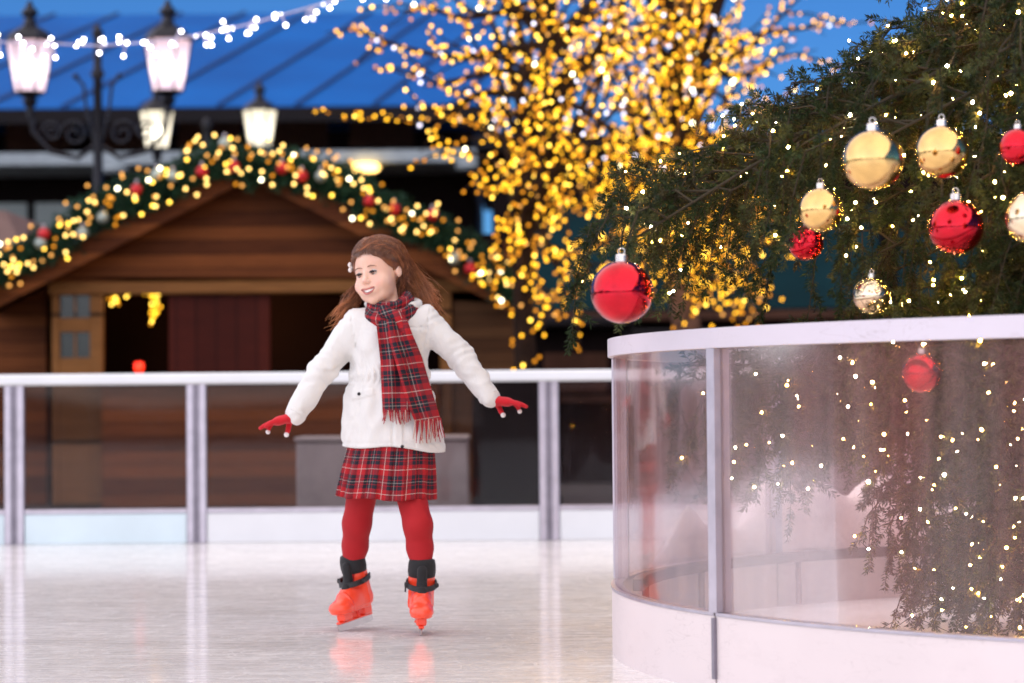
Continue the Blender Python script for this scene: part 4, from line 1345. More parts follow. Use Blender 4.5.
def build_girl():
    person = None
    # ---------------- skeleton points
    shL, shR = g(354, 321, .0), g(428, 318, .0)
    elL, elR = g(322, 371, -.02), g(462, 358, -.02)
    wrL, wrR = g(296, 413, -.05), g(489, 397, -.05)
    neck0, neck1 = g(391, 312, .015), g(385, 285, .005)
    hipL, hipR = g(366, 470, .01), g(406, 472, -.01)
    FL = at(341, 623, 7.74) - G0; FR = at(428, 631, 7.56) - G0
    ftL = np.array([FL.x, FL.y, 0]); ftR = np.array([FR.x, FR.y, 0])
    knL, knR = g(357, 528, .045), g(418, 530, -.085)
    anL, anR = g(352.5, 568, .08), g(422, 570, -.08)
    # ---------------- body (one continuous surface)
    fine = .0022; co = .009
    hx = (HC[0] - .10, HC[0] + .10); hy = (HC[1] - .125, HC[1] + .115); hz = (HC[2] - .135, HC[2] + .125)
    def axis(lo, hi, f0, f1): return np.concatenate([np.arange(lo, f0, co), np.arange(f0, f1, fine), np.arange(f1, hi, co)])
    v = Vol(axis(-.50, .52, *hx), axis(-.28, .20, *hy), axis(-.02 + .05, 1.27, *hz))
    v.cone(neck0 + [0, 0, -.04], neck1, .038, .034, .02)
    tor = [(g(391, 325), .075), (g(390, 350), .085), (g(389, 385), .075), (g(389, 430), .085), (g(388, 462), .09)]
    for (a, ra), (b, rb) in zip(tor[:-1], tor[1:]): v.cone(a, b, ra, rb, .02)
    v.cone(shL + [.015, 0, -.02], shR - [.015, 0, .02], .026, .026, .02)
    for sh, el, wr in ((shL, elL, wrL), (shR, elR, wrR)):
        v.cone(sh + (el - sh) * .05 - [0, 0, .01], el, .028, .023, .02); v.cone(el, wr, .023, .018, .012)
        d = (wr - el) / np.linalg.norm(wr - el); v.cone(wr, wr + d * .012, .016, .013, .01)
    for hp_, kn, an in ((hipL, knL, anL), (hipR, knR, anR)):
        v.cone(hp_, kn, .042, .030, .02); v.cone(kn, an, .029, .022, .015)
        v.cone(an, an + [0, .012, -.07], .020, .017, .01); v.cone(an + [0, .012, -.07], an + [0, -.03, -.085], .017, .014, .01)
    # head
    T = HT
    v.ball(hl(0, -.016, .030), (.073, .088, .078), .012, T)
    v.ball(hl(0, .024, -.026), (.0575, .056, .067), .018, T)
    v.ball(hl(0, .054, -.084), (.017, .017, .015), .016, T)
    for s in (-1, 1):
        v.ball(hl(s * .034, .048, -.036), (.024, .026, .022), .016, T)     # cheeks
        v.ball(hl(s * .026, .030, -.068), (.020, .030, .018), .020, T)     # jaw
        v.ball(hl(s * .070, -.010, -.008), (.007, .012, .018), .005, T)    # ear
        v.ball(hl(s * .074, -.014, -.005), (.005, .011, .016), .004, T)
    v.cone(hl(0, .076, .004), hl(0, .088, -.020), .0055, .0070, .010)
    v.ball(hl(0, .090, -.0235), (.0080, .0075, .0065), .006, T)
    for s in (-1, 1): v.ball(hl(s * .0082, .083, -.0265), (.0065, .007, .0055), .005, T)
    for s in (-1, 1): v.cut(hl(s * .0245, .085, .000), (.0135, .0105, .0046), .008, T)
    for s in (-1, 1): v.cut(hl(s * .079, -.006, -.006), (.003, .005, .008), .003, T)
    v.ball(hl(0, .070, -.052), (.030, .014, .016), .014, T)                # mouth mound
    # smiling mouth opening
    arcm = [(-.026, .071, -.0450), (-.014, .083, -.0530), (0, .087, -.0565), (.014, .083, -.0530), (.026, .071, -.0450)]
    for a, b, r1, r2 in zip(arcm[:-1], arcm[1:], (.0024, .0062, .0078, .0062), (.0062, .0078, .0062, .0024)):
        A, Bq = hl(*a), hl(*b)
        v.sub(lambda P, A=A, Bq=Bq, r1=r1, r2=r2: rc(P, A, Bq, r1, r2), np.minimum(A, Bq) - .02, np.maximum(A, Bq) + .02, .003)
    V, F = v.mesh()
    person = np_mesh('person', V, F, skin_mat(), None, True, loc=tuple(G0))
    tag(person, 'smiling girl skating with arms spread, in white jacket, tartan skirt and scarf', 'person')
    # ---------------- face details
    ew = NT('eye_white'); eye_w = ew.done(ew.bsdf((.50, .46, .44), .2))
    ei = NT('iris'); iris = ei.done(ei.bsdf((.035, .016, .008), .15))
    lm = NT('lip'); lipm = lm.done(lm.bsdf((.50, .14, .12), .4))
    tm = NT('teeth'); teethm = tm.done(tm.bsdf((.92, .88, .82), .25))
    dk = NT('mouth_dark'); dkm = dk.done(dk.bsdf((.10, .012, .012), .6))
    bm_ = NT('brow_hair'); browm = bm_.done(bm_.bsdf((.22, .11, .07), .8))
    lsm = NT('lash'); lash = lsm.done(lsm.bsdf((.02, .010, .008), .6))
    for s in (-1, 1):
        c = np.array([s * .0245, .0640, .000])
        Vv, Ff = ico(.0112, 3)
        e = np_mesh('eye', Vv @ HT.T + hl(*c), Ff, eye_w, person, True)
        look = np.array([-.05, 1, -.02]); look /= np.linalg.norm(look)
        Vi, Fi = ico(.0072, 2); Vi = Vi * np.array([1, .45, 1])
        np_mesh('iris', Vi @ HT.T + hl(*(c + look * .0088)), Fi, iris, e, True)
        pts = [hl(c[0] + k * .0135, c[1] + .0135 - abs(k) ** 2 * .0058, c[2] + .0034 * (1 - k * k) + .0006) for k in np.linspace(-1, 1, 9)]
        MB().tube(pts, [.0008, .0016, .0021, .0024, .0024, .0024, .0021, .0017, .001], 6).build('eyelashes', lash, e, True)
        pts = [hl(c[0] + k * .0125, c[1] + .0128 - abs(k) ** 2 * .0055, c[2] - .0038 * (1 - k * k) + .0004) for k in np.linspace(-1, 1, 9)]
        MB().tube(pts, .0009, 6).build('lower_lid', skin2, e, True)
        pts = [hl(c[0] + k * .016, .0790 - (k * s + .1) ** 2 * .008 - .0005, .0175 + .004 * (1 - (k * s) ** 2) - .0015 * (k * s)) for k in np.linspace(-1, 1, 9)]
        MB().tube(pts, [.0006, .0012, .0016, .0017, .0017, .0017, .0015, .001, .0006], 6).build('eyebrow', browm, person, True)
    def marc(dw, dv, wsc=1.0, bow=1.0, n=13):
        out = []
        for k in np.linspace(-1, 1, n):
            out.append(hl(k * .0270 * wsc, .0875 - .0175 * k * k + dv, -.0565 + .0120 * k * k + dw * (1 - k * k) * bow))
        return out
    tp = [.0008] + [.0019] * 11 + [.0008]
    MB().tube(marc(.0064, -.0005), tp, 8).build('upper_lip', lipm, person, True)
    MB().tube(marc(-.0082, -.0010), [.0008, .0016, .0022, .0026, .0028, .003, .003, .003, .0028, .0026, .0022, .0016, .0008], 8).build('lower_lip', lipm, person, True)
    tv = []; tf = []
    for k in np.linspace(-1, 1, 13):
        for dw in (.0058, -.0026): tv.append(hl(k * .0205, .0835 - .0125 * k * k, -.0565 + .0085 * k * k + dw * (1 - k * k * .6)))
    for i in range(12): tf.append((2 * i, 2 * i + 1, 2 * i + 3, 2 * i + 2))
    np_mesh('teeth', tv, tf, teethm, person, True)
    tv = []
    for k in np.linspace(-1, 1, 13):
        for dw in (.0060, -.0080): tv.append(hl(k * .0240, .0805 - .0150 * k * k, -.0563 + .0110 * k * k + dw * (1 - k * k)))
    np_mesh('mouth', tv, tf, dkm, person, True)

    # ---------------- hair
    hair(person)

    # ---------------- jacket
    prof = [  # py, centre px, half-width px, depth half (m), centre dy
        (300, 391, 17, .050, .015), (306, 391, 22, .058, .012), (312, 391, 33, .066, .008), (320, 390.5, 40, .076, .004), (332, 390, 41, .086, 0), (350, 390, 39.5, .092, 0),
        (368, 390, 38, .090, 0), (382, 389.5, 39.5, .092, 0), (395, 389.5, 44, .100, 0), (412, 390.5, 48, .108, 0), (432, 392.5, 50.5, .114, 0), (452, 394, 51.5, .118, 0)]
    pz = np.array([g(a[1], a[0])[2] for a in prof])[::-1]; pcx = np.array([g(a[1], a[0])[0] for a in prof])[::-1]
    phw = np.array([a[2] / S for a in prof])[::-1]; pd = np.array([a[3] for a in prof])[::-1]; pcy = np.array([a[4] for a in prof])[::-1]
    def jp(z): return np.interp(z, pz, pcx), np.interp(z, pz, phw), np.interp(z, pz, pd), np.interp(z, pz, pcy)
    def jfront(x, z, off=0.0):
        cx, a, b, cyy = jp(z); q = np.clip(1 - ((x - cx) / a) ** 2, .02, 1)
        return cyy - b * np.sqrt(q) - off
    hem = g(394, 448)[2]
    def torso(P, shrink=0.0):
        x, y, z = P[..., 0], P[..., 1], P[..., 2]
        cx, a, b, cyy = jp(z); a = a - shrink; b = b - shrink
        q = np.stack([(x - cx) / a, (y - cyy) / b], -1)
        k0 = np.linalg.norm(q, axis=-1); k1 = np.linalg.norm(q / np.stack([a, b], -1), axis=-1)
        d = k0 * (k0 - 1) / np.maximum(k1, 1e-6)
        d = np.where(k0 < .05, -np.minimum(a, b), d) * .9
        top = z - g(391, 301)[2]
        return np.maximum(d, top)
    h = .0042
    v = Vol(np.arange(-.36, .38, h), np.arange(-.175, .165, h), np.arange(hem - .03, 1.10, h))
    v.add(torso, (-.22, -.17, hem - .03), (.24, .16, 1.08), .01)
    for sh, el, wr, sg in ((shL, elL, wrL, -1), (shR, elR, wrR, 1)):
        v.cone(sh + [-.01 * sg, 0, -.008], el, .049, .0415, .022)
        v.cone(el, wr + (wr - el) / np.linalg.norm(wr - el) * .004, .0425, .0335, .014)
    # folds, quilting, pocket flaps, placket
    i, P = v.blk((-.4, -.2, 0), (.4, .2, 1.2))
    X, Y, Z = P[..., 0], P[..., 1], P[..., 2]
    f = v.f
    near = np.abs(f) < .03
    disp = np.zeros_like(f)
    rn = np.random.default_rng(3)
    for _ in range(26):
        kv = rn.normal(0, 1, 3); kv /= np.linalg.norm(kv); fr = rn.uniform(35, 120); ph = rn.uniform(0, 6.28)
        disp += .00055 * np.sin((X * kv[0] + Y * kv[1] + Z * kv[2]) * fr + ph + 1.5 * np.sin(X * 40 + ph))
    for sh, el, wr in ((shL, elL, wrL), (shR, elR, wrR)):     # sleeve wrinkles, stronger at the elbow
        d = wr - sh; L = np.linalg.norm(d); d = d / L
        t = ((X - sh[0]) * d[0] + (Y - sh[1]) * d[1] + (Z - sh[2]) * d[2]) / L
        out = np.where((X < shL[0]) | (X > shR[0]), 1, 0)
        amp = .0004 + .0013 * np.exp(-((t - .50) / .13) ** 2) + .0012 * np.exp(-((t - .03) / .08) ** 2)
        disp += out * amp * np.sin(t * L * 210 + 2.6 * np.sin(Y * 45) + 1.5 * np.sin(Z * 60) + Z * 18) * (t > -.1) * (t < .93)
    # waist gathers
    wz = g(390, 374)[2]
    ang = np.arctan2(Y, X)
    disp += (.0035 * np.exp(-((Z - wz) / .030) ** 2) * np.sin(ang * 34 + 3 * np.sin(Z * 60)) + .0022 * np.exp(-((Z - wz) / .012) ** 2) * -1.4)
    disp += .0028 * np.exp(-((Z - wz + .09) / .06) ** 2) * np.sin(ang * 13 + 1) * (np.abs(X) < .18)
    def box2(cx, cz, hw, hh, tilt=0, e=.003):
        xr = (X - cx) * math.cos(tilt) + (Z - cz) * math.sin(tilt); zr = -(X - cx) * math.sin(tilt) + (Z - cz) * math.cos(tilt)
        d = np.maximum(np.abs(xr) - hw, np.abs(zr) - hh); return np.clip(-d / e, 0, 1) * (Y < 0)
    p1 = g(364, 394); disp -= .0042 * box2(p1[0], p1[2], .040, .013, .22)
    p2 = g(429, 394); disp -= .0038 * box2(p2[0], p2[2], .030, .013, -.2)
    pl = g(398.5, 370); disp -= .0036 * np.clip((.014 - np.abs(X - pl[0] - (pl[2] - Z) * .02)) / .003, 0, 1) * (Y < 0) * (Z < g(0, 300)[2])
    disp += .0030 * np.clip((.0025 - np.abs(X - pl[0] + .016)) / .0015, 0, 1) * (Y < 0) * (np.abs(X) < .2)
    disp += .0030 * np.clip((.003 - np.abs(Z - hem - .018)) / .002, 0, 1)
    for sx_ in (-.085, .098):       # front panel seams and yoke seam
        disp += .0028 * np.clip((.0022 - np.abs(X - sx_ - .012 * np.sin(Z * 9))) / .0016, 0, 1) * (Y < -.02) * (Z < g(0, 330)[2])
    disp += .0028 * np.clip((.0022 - np.abs(Z - g(0, 333)[2] - .006 * np.sin(X * 14))) / .0016, 0, 1) * (Y < 0) * (np.abs(X) < .13)
    for sh, sg in ((shL, -1), (shR, 1)):   # armhole seams
        disp += .0035 * np.clip((.0025 - np.abs(X - sh[0] - .004 * sg - (Z - sh[2]) * .15 * sg)) / .0018, 0, 1) * (Z > g(0, 352)[2])
    v.f = np.where(near, f + disp, f)
    # open hem, hollow skirt of the jacket
    v.sub(lambda P: P[..., 2] - (hem + .006 * np.sin(P[..., 0] * 25 + 1) + .010 * np.clip(-P[..., 0] / .15, -1, 1)), (-.4, -.2, -.1), (.4, .2, hem + .05), .004)
    v.sub(lambda P: np.maximum(torso(P, .012), P[..., 2] - hem - .06), (-.22, -.17, hem - .03), (.24, .16, hem + .08), .004)
    V, F = v.mesh()
    jm = cloth('jacket_cloth', (.70, .69, .665), .75, .42, 320, .05, .25, 2.2)
    jk = np_mesh('jacket', V, F, jm, person, True)
    sb = NT('snap_button'); sbm = sb.done(sb.bsdf((.03, .028, .03), .3, .7))
    for px, py in ((360.5, 394), (404, 446), (399, 360)):
        q = g(px, py); yy = jfront(q[0], q[2], .007)
        MB().sphere((q[0], yy, q[2]), (.0055, .003, .0055), 10, 6).build('snap_button', sbm, jk, True)
    # collar and folded hood
    v = Vol(np.arange(-.14, .20, .004), np.arange(-.12, .16, .004), np.arange(.94, 1.12, .004))
    cc = g(393, 305)
    pp = []
    for k in range(25):
        a = R(-50 + 235 * k / 24) ; pp.append(cc + np.array([.080 * math.cos(a), .015 + .070 * math.sin(a), .004 + .014 * math.sin(a)]))
    for a, b in zip(pp[:-1], pp[1:]): v.cone(a, b, .0115, .0115, .008)
    v.ball(cc + [.0, .085, -.01], (.075, .032, .035), .02)
    V, F = v.mesh(); np_mesh('hood', V, F, jm, jk, True)
    for el, wr in ((elL, wrL), (elR, wrR)):
        d = (wr - el) / np.linalg.norm(wr - el)
        MB().tube([wr - d * .012, wr - d * .002, wr + d * .004], [.0332, .0346, .032], 22).build('cuff', jm, jk, True)

    # ---------------- scarf
    pm = plaid('scarf_tartan', 1.0, 1.0)
    def wrap(c, rx, ry, tr, tilt, ph, name_):
        n, m = 64, 20; V = []; UV = []; F = []
        for i in range(n + 1):
            a = 2 * math.pi * i / n
            dip = -.026 * max(0, -math.sin(a)) ** 1.5 + tilt * math.cos(a)
            C = c + np.array([rx * math.cos(a), ry * math.sin(a), dip]); rad = np.array([math.cos(a), math.sin(a), 0])
            for j in range(m + 1):
                b = 2 * math.pi * j / m
                fold = 1 + .13 * math.sin(b * 3 + a * 2 + ph) + .08 * math.sin(b * 5 - a * 3 + ph) + .06 * math.sin(a * 9 + b + ph)
                V.append(C + rad * math.cos(b) * tr * .75 * fold + np.array([0, 0, math.sin(b) * tr * 1.15 * fold]))
                UV.append((j / m * 2.2, i / n * 6.5 + ph))
        for i in range(n):
            for j in range(m):
                q = i * (m + 1) + j; F.append((q, q + m + 1, q + m + 2, q + 1))
        return V, F, UV
    c1 = g(391, 313, -.008); c2 = g(390, 302, -.006)
    Va, Fa, Ua = wrap(c1, .068, .066, .026, .006, .3, 'w'); Vb, Fb, Ub = wrap(c2, .058, .056, .021, .010, 1.9, 'w')
    Fb = [tuple(i + len(Va) for i in f_) for f_ in Fb]
    scarf = np_mesh('scarf', Va + Vb, Fa + Fb, pm, person, True, uv=Ua + Ub)
    def tail(path, wid, off, name_, fold=.006, seed=0, fr=20, frl=.05):
        """cloth strip lying down the front of the jacket; path of (px, py)"""
        zs = []; n = 44; m = 14
        pz_ = np.array([p[1] for p in path], float); px_ = np.array([p[0] for p in path], float); wp = np.array(wid, float)
        V = []; UV = []; F = []
        for i in range(n + 1):
            t = i / n; py = pz_[0] + (pz_[-1] - pz_[0]) * t
            cx = np.interp(py, pz_, px_); ww = np.interp(py, pz_, wp)
            slope = (np.interp(py + 3, pz_, px_) - np.interp(py - 3, pz_, px_)) / 6
            for j in range(m + 1):
                k = j / m * 2 - 1
                q = g(cx + k * ww, py + slope * -k * ww * .5)
                y = jfront(q[0], q[2], off) - fold * (1 + math.sin(k * 5 + seed + t * 3)) * .8 - .003 * math.sin(t * 14 + k * 2 + seed)
                if t < .25: y -= (.25 - t) * .07
                V.append((q[0], y, q[2])); UV.append(((k * .5 + .5) * wid[-1] * 2 / 27, t * (pz_[-1] - pz_[0]) / 27))
        nn = len(V)
        V += [(a, b + .006, c) for a, b, c in V]; UV = UV + UV
        for i in range(n):
            for j in range(m):
                q = i * (m + 1) + j; F.append((q, q + 1, q + m + 2, q + m + 1)); F.append((q + nn, q + m + 1 + nn, q + m + 2 + nn, q + 1 + nn))
            for j in (0, m):
                q = i * (m + 1) + j; F.append((q, q + m + 1, q + m + 1 + nn, q + nn))
        for j in range(m): F.append((n * (m + 1) + j, n * (m + 1) + j + 1, n * (m + 1) + j + 1 + nn, n * (m + 1) + j + nn))
        o = np_mesh(name_, V, F, pm, scarf, True, uv=UV)
        rn = random.Random(seed); fm = MB(); fm2 = MB()
        for q in range(fr):
            j = q / (fr - 1) * m; j0 = min(m - 1, int(j)); a = Vector(V[n * (m + 1) + j0]).lerp(Vector(V[n * (m + 1) + j0 + 1]), j - j0)
            l = frl * rn.uniform(.75, 1.15); sw = rn.uniform(-.010, .014)
            b = a + Vector((sw * .4, -.003 + rn.uniform(-.004, .002), -l * .5)); c = a + Vector((sw, rn.uniform(-.006, .001), -l))
            (fm if q % 4 else fm2).tube([a + Vector((0, .002, .006)), b, c], [.0022, .0017, .0012], 5)
        fm.build('fringe', cloth_red, o); fm2.build('fringe', cloth_cream, o)
    tail([(389, 322), (392, 340), (395, 360), (397, 385), (398, 412)], [11, 12, 13, 14, 13.5], .008, 'scarf_tail', fold=.010, seed=1, frl=.035)
    tail([(398, 320), (403, 340), (410, 360), (417, 385), (424, 407), (429, 421)], [10, 12, 13, 13, 12.5, 12], .020, 'scarf_tail', fold=.011, seed=4, frl=.062, fr=24)
    # the knot where the tails come out
    v = Vol(np.arange(-.09, .12, .0035), np.arange(-.20, .02, .0035), np.arange(.86, 1.08, .0035))
    a = g(397, 318, -.095); b = g(406, 333, -.108); v.cone(a, b, .021, .012, .012); v.cone(g(384, 311, -.078), a, .020, .021, .012)
    V, F = v.mesh()
    np_mesh('knot', V, F, pm, scarf, True, uv=[((p[0] + p[2] * .4) * 11, (p[2] - p[0] * .3) * 11) for p in V])

    # ---------------- skirt
    sk = plaid('skirt_tartan', 1.0, 1.0)
    nz, na = 22, 360; V = []; UV = []; F = []
    zt = g(388, 436)[2]; zb = g(388, 499)[2]
    npl = 22
    for i in range(nz + 1):
        t = i / nz
        cx = g(392 - 7.0 * t, 450)[0]
        for j in range(na):
            a = 2 * math.pi * j / na
            ph = (a / (2 * math.pi) * npl) % 1
            pleat = (ph if ph < .82 else (1 - ph) / .18 * .82) / .82
            pl_ = (pleat - .5) * .011 * (.3 + .9 * t) + .003 * math.sin(a * 5 + 1) * t + .002 * math.sin(a * 11 + i * .15) * t
            rx = .126 + .0270 * t ** .7 + pl_; ry = .092 + .034 * t + pl_
            z = zt + (zb - zt) * t + .012 * t * max(0, -math.cos(a)) + .003 * t * math.sin(a * 6)
            V.append((cx + rx * math.cos(a), ry * math.sin(a) - .006, z)); UV.append((a / (2 * math.pi) * 12.0, -t * 2.6))
    for i in range(nz):
        for j in range(na):
            j2 = (j + 1) % na; F.append((i * na + j, i * na + j2, (i + 1) * na + j2, (i + 1) * na + j))
    so_ = np_mesh('skirt', V, F, sk, person, True, uv=UV)
    md = so_.modifiers.new('solid', 'SOLIDIFY'); md.thickness = .003
    # ---------------- tights
    v = Vol(np.arange(-.18, .17, .0045), np.arange(-.20, .13, .0045), np.arange(.09, .62, .0045))
    v.ball(g(387, 462), (.105, .085, .085), .02)
    for hp_, kn, an in ((hipL, knL, anL), (hipR, knR, anR)):
        tp_ = hp_ * .5 + kn * .5
        v.cone(hp_, kn + [0, 0, .015], .052, .0445, .02)
        calf = kn * .55 + an * .45 + [0, .012, 0]
        v.cone(kn + [0, 0, .015], calf, .0445, .041, .018); v.cone(calf, an, .0405, .0310, .015); v.cone(an, an + [0, .010, -.06], .031, .027, .01)
        v.ball(kn + [0, -.012, .01], (.030, .028, .034), .018)
    V, F = v.mesh()
    np_mesh('tights', V, F, cloth('tights_cloth', (.40, .003, .008), .8, .35, 300, .12, .0, .8), person, True)

    # ---------------- gloves
    gm = cloth('glove_knit', (.55, .004, .014), .85, .5, 260, .15, .05)
    tipm = cloth('glove_tip', (.80, .76, .74), .85, .3, 260, .1, .3)
    def glove(wr, d, up, sgn, thumb_d):
        """d: towards the fingertips, up: back of the hand, sgn: side of the thumb along cross(d, up)"""
        d = np.array(d, float); d /= np.linalg.norm(d); up = np.array(up, float); up -= d * (up @ d); up /= np.linalg.norm(up)
        sd = np.cross(d, up)
        lo = wr - .13; hi = wr + .15
        v = Vol(np.arange(lo[0], hi[0], .0021), np.arange(lo[1], hi[1], .0021), np.arange(lo[2] , hi[2], .0021))
        q = lambda a, b, c: wr + d * a + sd * b + up * c
        v.cone(q(-.006, 0, 0), q(.012, 0, 0), .0205, .0205, .006)
        T = np.stack([d, sd, up], 1)
        v.ball(q(.040, .0, .0), (.036, .029, .0145), .012, T)
        v.ball(q(.058, .002 * sgn, -.001), (.018, .027, .012), .010, T)
        tips = []
        for k, (off, L, cur) in enumerate(((.0215, .048, .95), (.0072, .056, .30), (-.0072, .053, .28), (-.0205, .043, .36))):
            # finger 0 is the index (thumb side)
            b0 = q(.064 - abs(k - 1.3) * .003, off * sgn, .002)
            a1 = cur * .35; a2 = cur * .8; a3 = cur * 1.15
            spread = (1.2 - k) * .06 * sgn
            def stepd(a): return d * math.cos(a) - up * math.sin(a) + sd * spread
            b1 = b0 + stepd(a1) * L * .45; b2 = b1 + stepd(a2) * L * .30; b3 = b2 + stepd(a3) * L * .25
            v.cone(q(.045, off * sgn * .9, 0), b0, .0078, .0076, .003)
            v.cone(b0, b1, .0076, .0071, .0015); v.cone(b1, b2, .0071, .0066, .0015); v.cone(b2, b3, .0066, .0060, .0015)
            tips.append((b3, .0066))
        t0 = q(.014, .020 * sgn, -.004); td = np.array(thumb_d, float); td /= np.linalg.norm(td)
        t1 = t0 + (td * .7 + d * .3 + sd * .35 * sgn) * .024; t2 = t1 + td * .020; t3 = t2 + (td + d * .25) / 1.1 * .014
        v.cone(t0, t1, .0105, .0088, .006); v.cone(t1, t2, .0088, .0080, .002); v.cone(t2, t3, .0080, .0070, .002)
        V, F = v.mesh()
        gl = np_mesh('glove', V, F, gm, person, True)
        for c, r in (tips[0], (t3, .0074)):
            vv, ff = ico(r * 1.12, 3); np_mesh('white_fingertip', vv + c + (np.array([0, -.002, -.001])), ff, tipm, gl, True)
        MB().tube([wr - d * .004, wr + d * .004, wr + d * .012], [.0220, .0240, .0225], 20).build('cuff', gm, gl, True)
    glove(g(296, 416.5, -.05), (-.93, -.10, -.22), (-.12, .0, 1), 1, (-.12, -.35, -1))
    glove(g(489.5, 400, -.05), (.93, -.10, -.10), (.10, .0, 1), -1, (.30, -.45, -.75))

    # ---------------- ice skates
    t = NT('boot_plastic'); n_ = t.noise(t.coord(), 30, 4)
    bc = t.ramp(n_, [(.3, (.86, .060, .022)), (.7, (.95, .085, .035))]); bb = t.bsdf(bc, .32); bb.inputs['Coat Weight'].default_value = .3
    boot_m = t.done(bb)
    liner = cloth('skate_liner', (.008, .008, .010), .8, .3, 200, .2, .1); steel = simple('blade_steel', (.50, .48, .48), .3, 1.0, var=.1, scale=20)
    strapm = simple('strap_black', (.010, .010, .012), .5)
    def skate(foot, ankle, yaw, pitch, roll=0.0):
        """local frame: x right, y to the toe, z up; z=0 is the bottom of the blade"""
        v = Vol(np.arange(-.065, .066, .0028), np.arange(-.10, .165, .0028), np.arange(.035, .235, .0028))
        v.cone((0, -.042, .092), (0, -.020, .188), .039, .041, .016)       # shaft
        v.cone((0, -.050, .082), (0, .070, .072), .034, .034, .014)
        v.ball((0, .092, .072), (.037, .046, .026), .014)
        v.ball((0, .02, .105), (.032, .060, .032), .020)
        v.sub(lambda P: P[..., 2] - .053, (-.1, -.2, 0), (.1, .2, .08), .006)
        v.sub(lambda P: .196 - P[..., 2] + 0 * P[..., 0], (-.1, -.2, .17), (.1, .2, .25), .006)
        v.cut((0, -.02, .205), (.033, .034, .05), .004)
        # moulded lines and toe-cap ridge
        f = v.f; i, P = v.blk((-1, -1, -1), (1, 1, 1)); nr = np.abs(f) < .012
        rid = -.0022 * np.clip((.004 - np.abs(P[..., 1] - .060 - (P[..., 2] - .07) * .3)) / .002, 0, 1) + .0018 * np.clip((.003 - np.abs(P[..., 2] - .064)) / .002, 0, 1)
        rid = rid - .002 * np.clip((.004 - np.abs(P[..., 1] + .03 - (P[..., 2] - .1) * .2)) / .002, 0, 1) * (P[..., 2] > .07)
        v.f = np.where(nr, f + rid, f)
        V, F = v.mesh()
        sh = np_mesh('ice_skate', V, F, boot_m, person, True)
        # holder with openings and blade
        hm = MB()
        hm.box(-.016, .016, -.078, -.030, .030, .060, .004).box(-.016, .016, .045, .100, .030, .060, .004)
        hm.box(-.009, .009, -.090, .118, .023, .0305, .003)
        hm.prism([(-.02, .0305), (.02, .0305), (.010, .058), (-.010, .058)], .004, .016)
        hm.build('blade_holder', boot_m, sh)
        pr = [(-.098, .012), (-.095, .004), (-.07, .0), (.095, .0), (.118, .005), (.127, .020), (.118, .0235), (-.09, .0235)]
        bl = MB(); Vb_ = [(-.0018, y, z) for y, z in pr] + [(.0018, y, z) for y, z in pr]; n8 = len(pr)
        Fb_ = [tuple(range(n8)), tuple(range(2 * n8 - 1, n8 - 1, -1))] + [(k, k + n8, (k + 1) % n8 + n8, (k + 1) % n8) for k in range(n8)]
        bl.add(Vb_, Fb_).build('blade', steel, sh)
        # black liner cuff, tongue, strap with buckle
        c = MB(); c.tube([(0, -.020, .175), (0, -.018, .19), (0, -.016, .212), (0, -.015, .226), (0, -.015, .229)], [.0425, .0445, .0435, .040, .033], 26)
        c.build('liner_cuff', liner, sh, True)
        tg = Vol(np.arange(-.03, .031, .0025), np.arange(-.02, .12, .0025), np.arange(.07, .22, .0025))
        for a, b, r in (((0, .024, .195), (0, .026, .150), .016), ((0, .026, .150), (0, .060, .105), .0155), ((0, .060, .105), (0, .080, .094), .013)): tg.cone(a, b, r, r, .006)
        Vt, Ft = tg.mesh(); np_mesh('tongue', Vt, Ft, liner, sh, True)
        def strap(z0, y0, rx, ry, tilt, wdt, nm):
            n_ = 34; Vs = []; Fs = []
            for k in range(n_ + 1):
                a = R(-35 + 250 * k / n_)
                x = rx * math.cos(a); y = y0 + ry * math.sin(a); z = z0 + tilt * math.sin(a)
                for dz_, dr in ((-wdt / 2, 0), (wdt / 2, 0), (wdt / 2, .005), (-wdt / 2, .005)):
                    Vs.append((x * (1 + dr / rx), y0 + (y - y0) * (1 + dr / ry), z + dz_))
            for k in range(n_):
                for q in range(4): Fs.append((k * 4 + q, k * 4 + (q + 1) % 4, (k + 1) * 4 + (q + 1) % 4, (k + 1) * 4 + q))
            Fs += [(0, 1, 2, 3), (n_ * 4 + 3, n_ * 4 + 2, n_ * 4 + 1, n_ * 4)]
            return np_mesh(nm, Vs, Fs, strapm, sh)
        strap(.150, -.016, .0445, .060, -.012, .017, 'strap')
        MB().box(.040, .054, -.010, .014, .140, .156, .003).box(.048, .053, -.004, .006, .124, .142, .002).build('buckle', strapm, sh)
        MB().box(-.054, -.042, -.006, .012, .141, .155, .003).build('buckle', strapm, sh)
        Mx = Matrix.Rotation(yaw, 4, 'Z') @ Matrix.Rotation(roll, 4, 'Y') @ Matrix.Rotation(pitch, 4, 'X')
        # keep the toe end of the blade on the ice
        Mx = Mx @ Matrix.Diagonal((1, .86, 1, 1))
        low = min((Mx @ Vector((0, y, z))).z for y, z in pr)
        cuff = Mx @ Vector((0, -.015, .205))
        off = Vector((ankle[0] - cuff.x, ankle[1] - cuff.y, -low + .0005))
        sh.matrix_local = Matrix.Translation(off) @ Mx
        return sh
    # yaw: 180 deg turns the toe towards the camera
    skate(ftL + [0.014, .03, 0], anL, R(180 - 33), R(-7), R(3))
    skate(ftR + [0, .04, 0], anR, R(180 + 4), R(-3), R(-2))
    return person

cloth_red = cloth('fringe_red', (.36, .008, .018), .9, .2)
cloth_cream = cloth('fringe_cream', (.50, .30, .24), .9, .2)
_t = NT('lid_skin'); _b = _t.bsdf((.55, .28, .21), .5); skin2 = _t.done(_b)

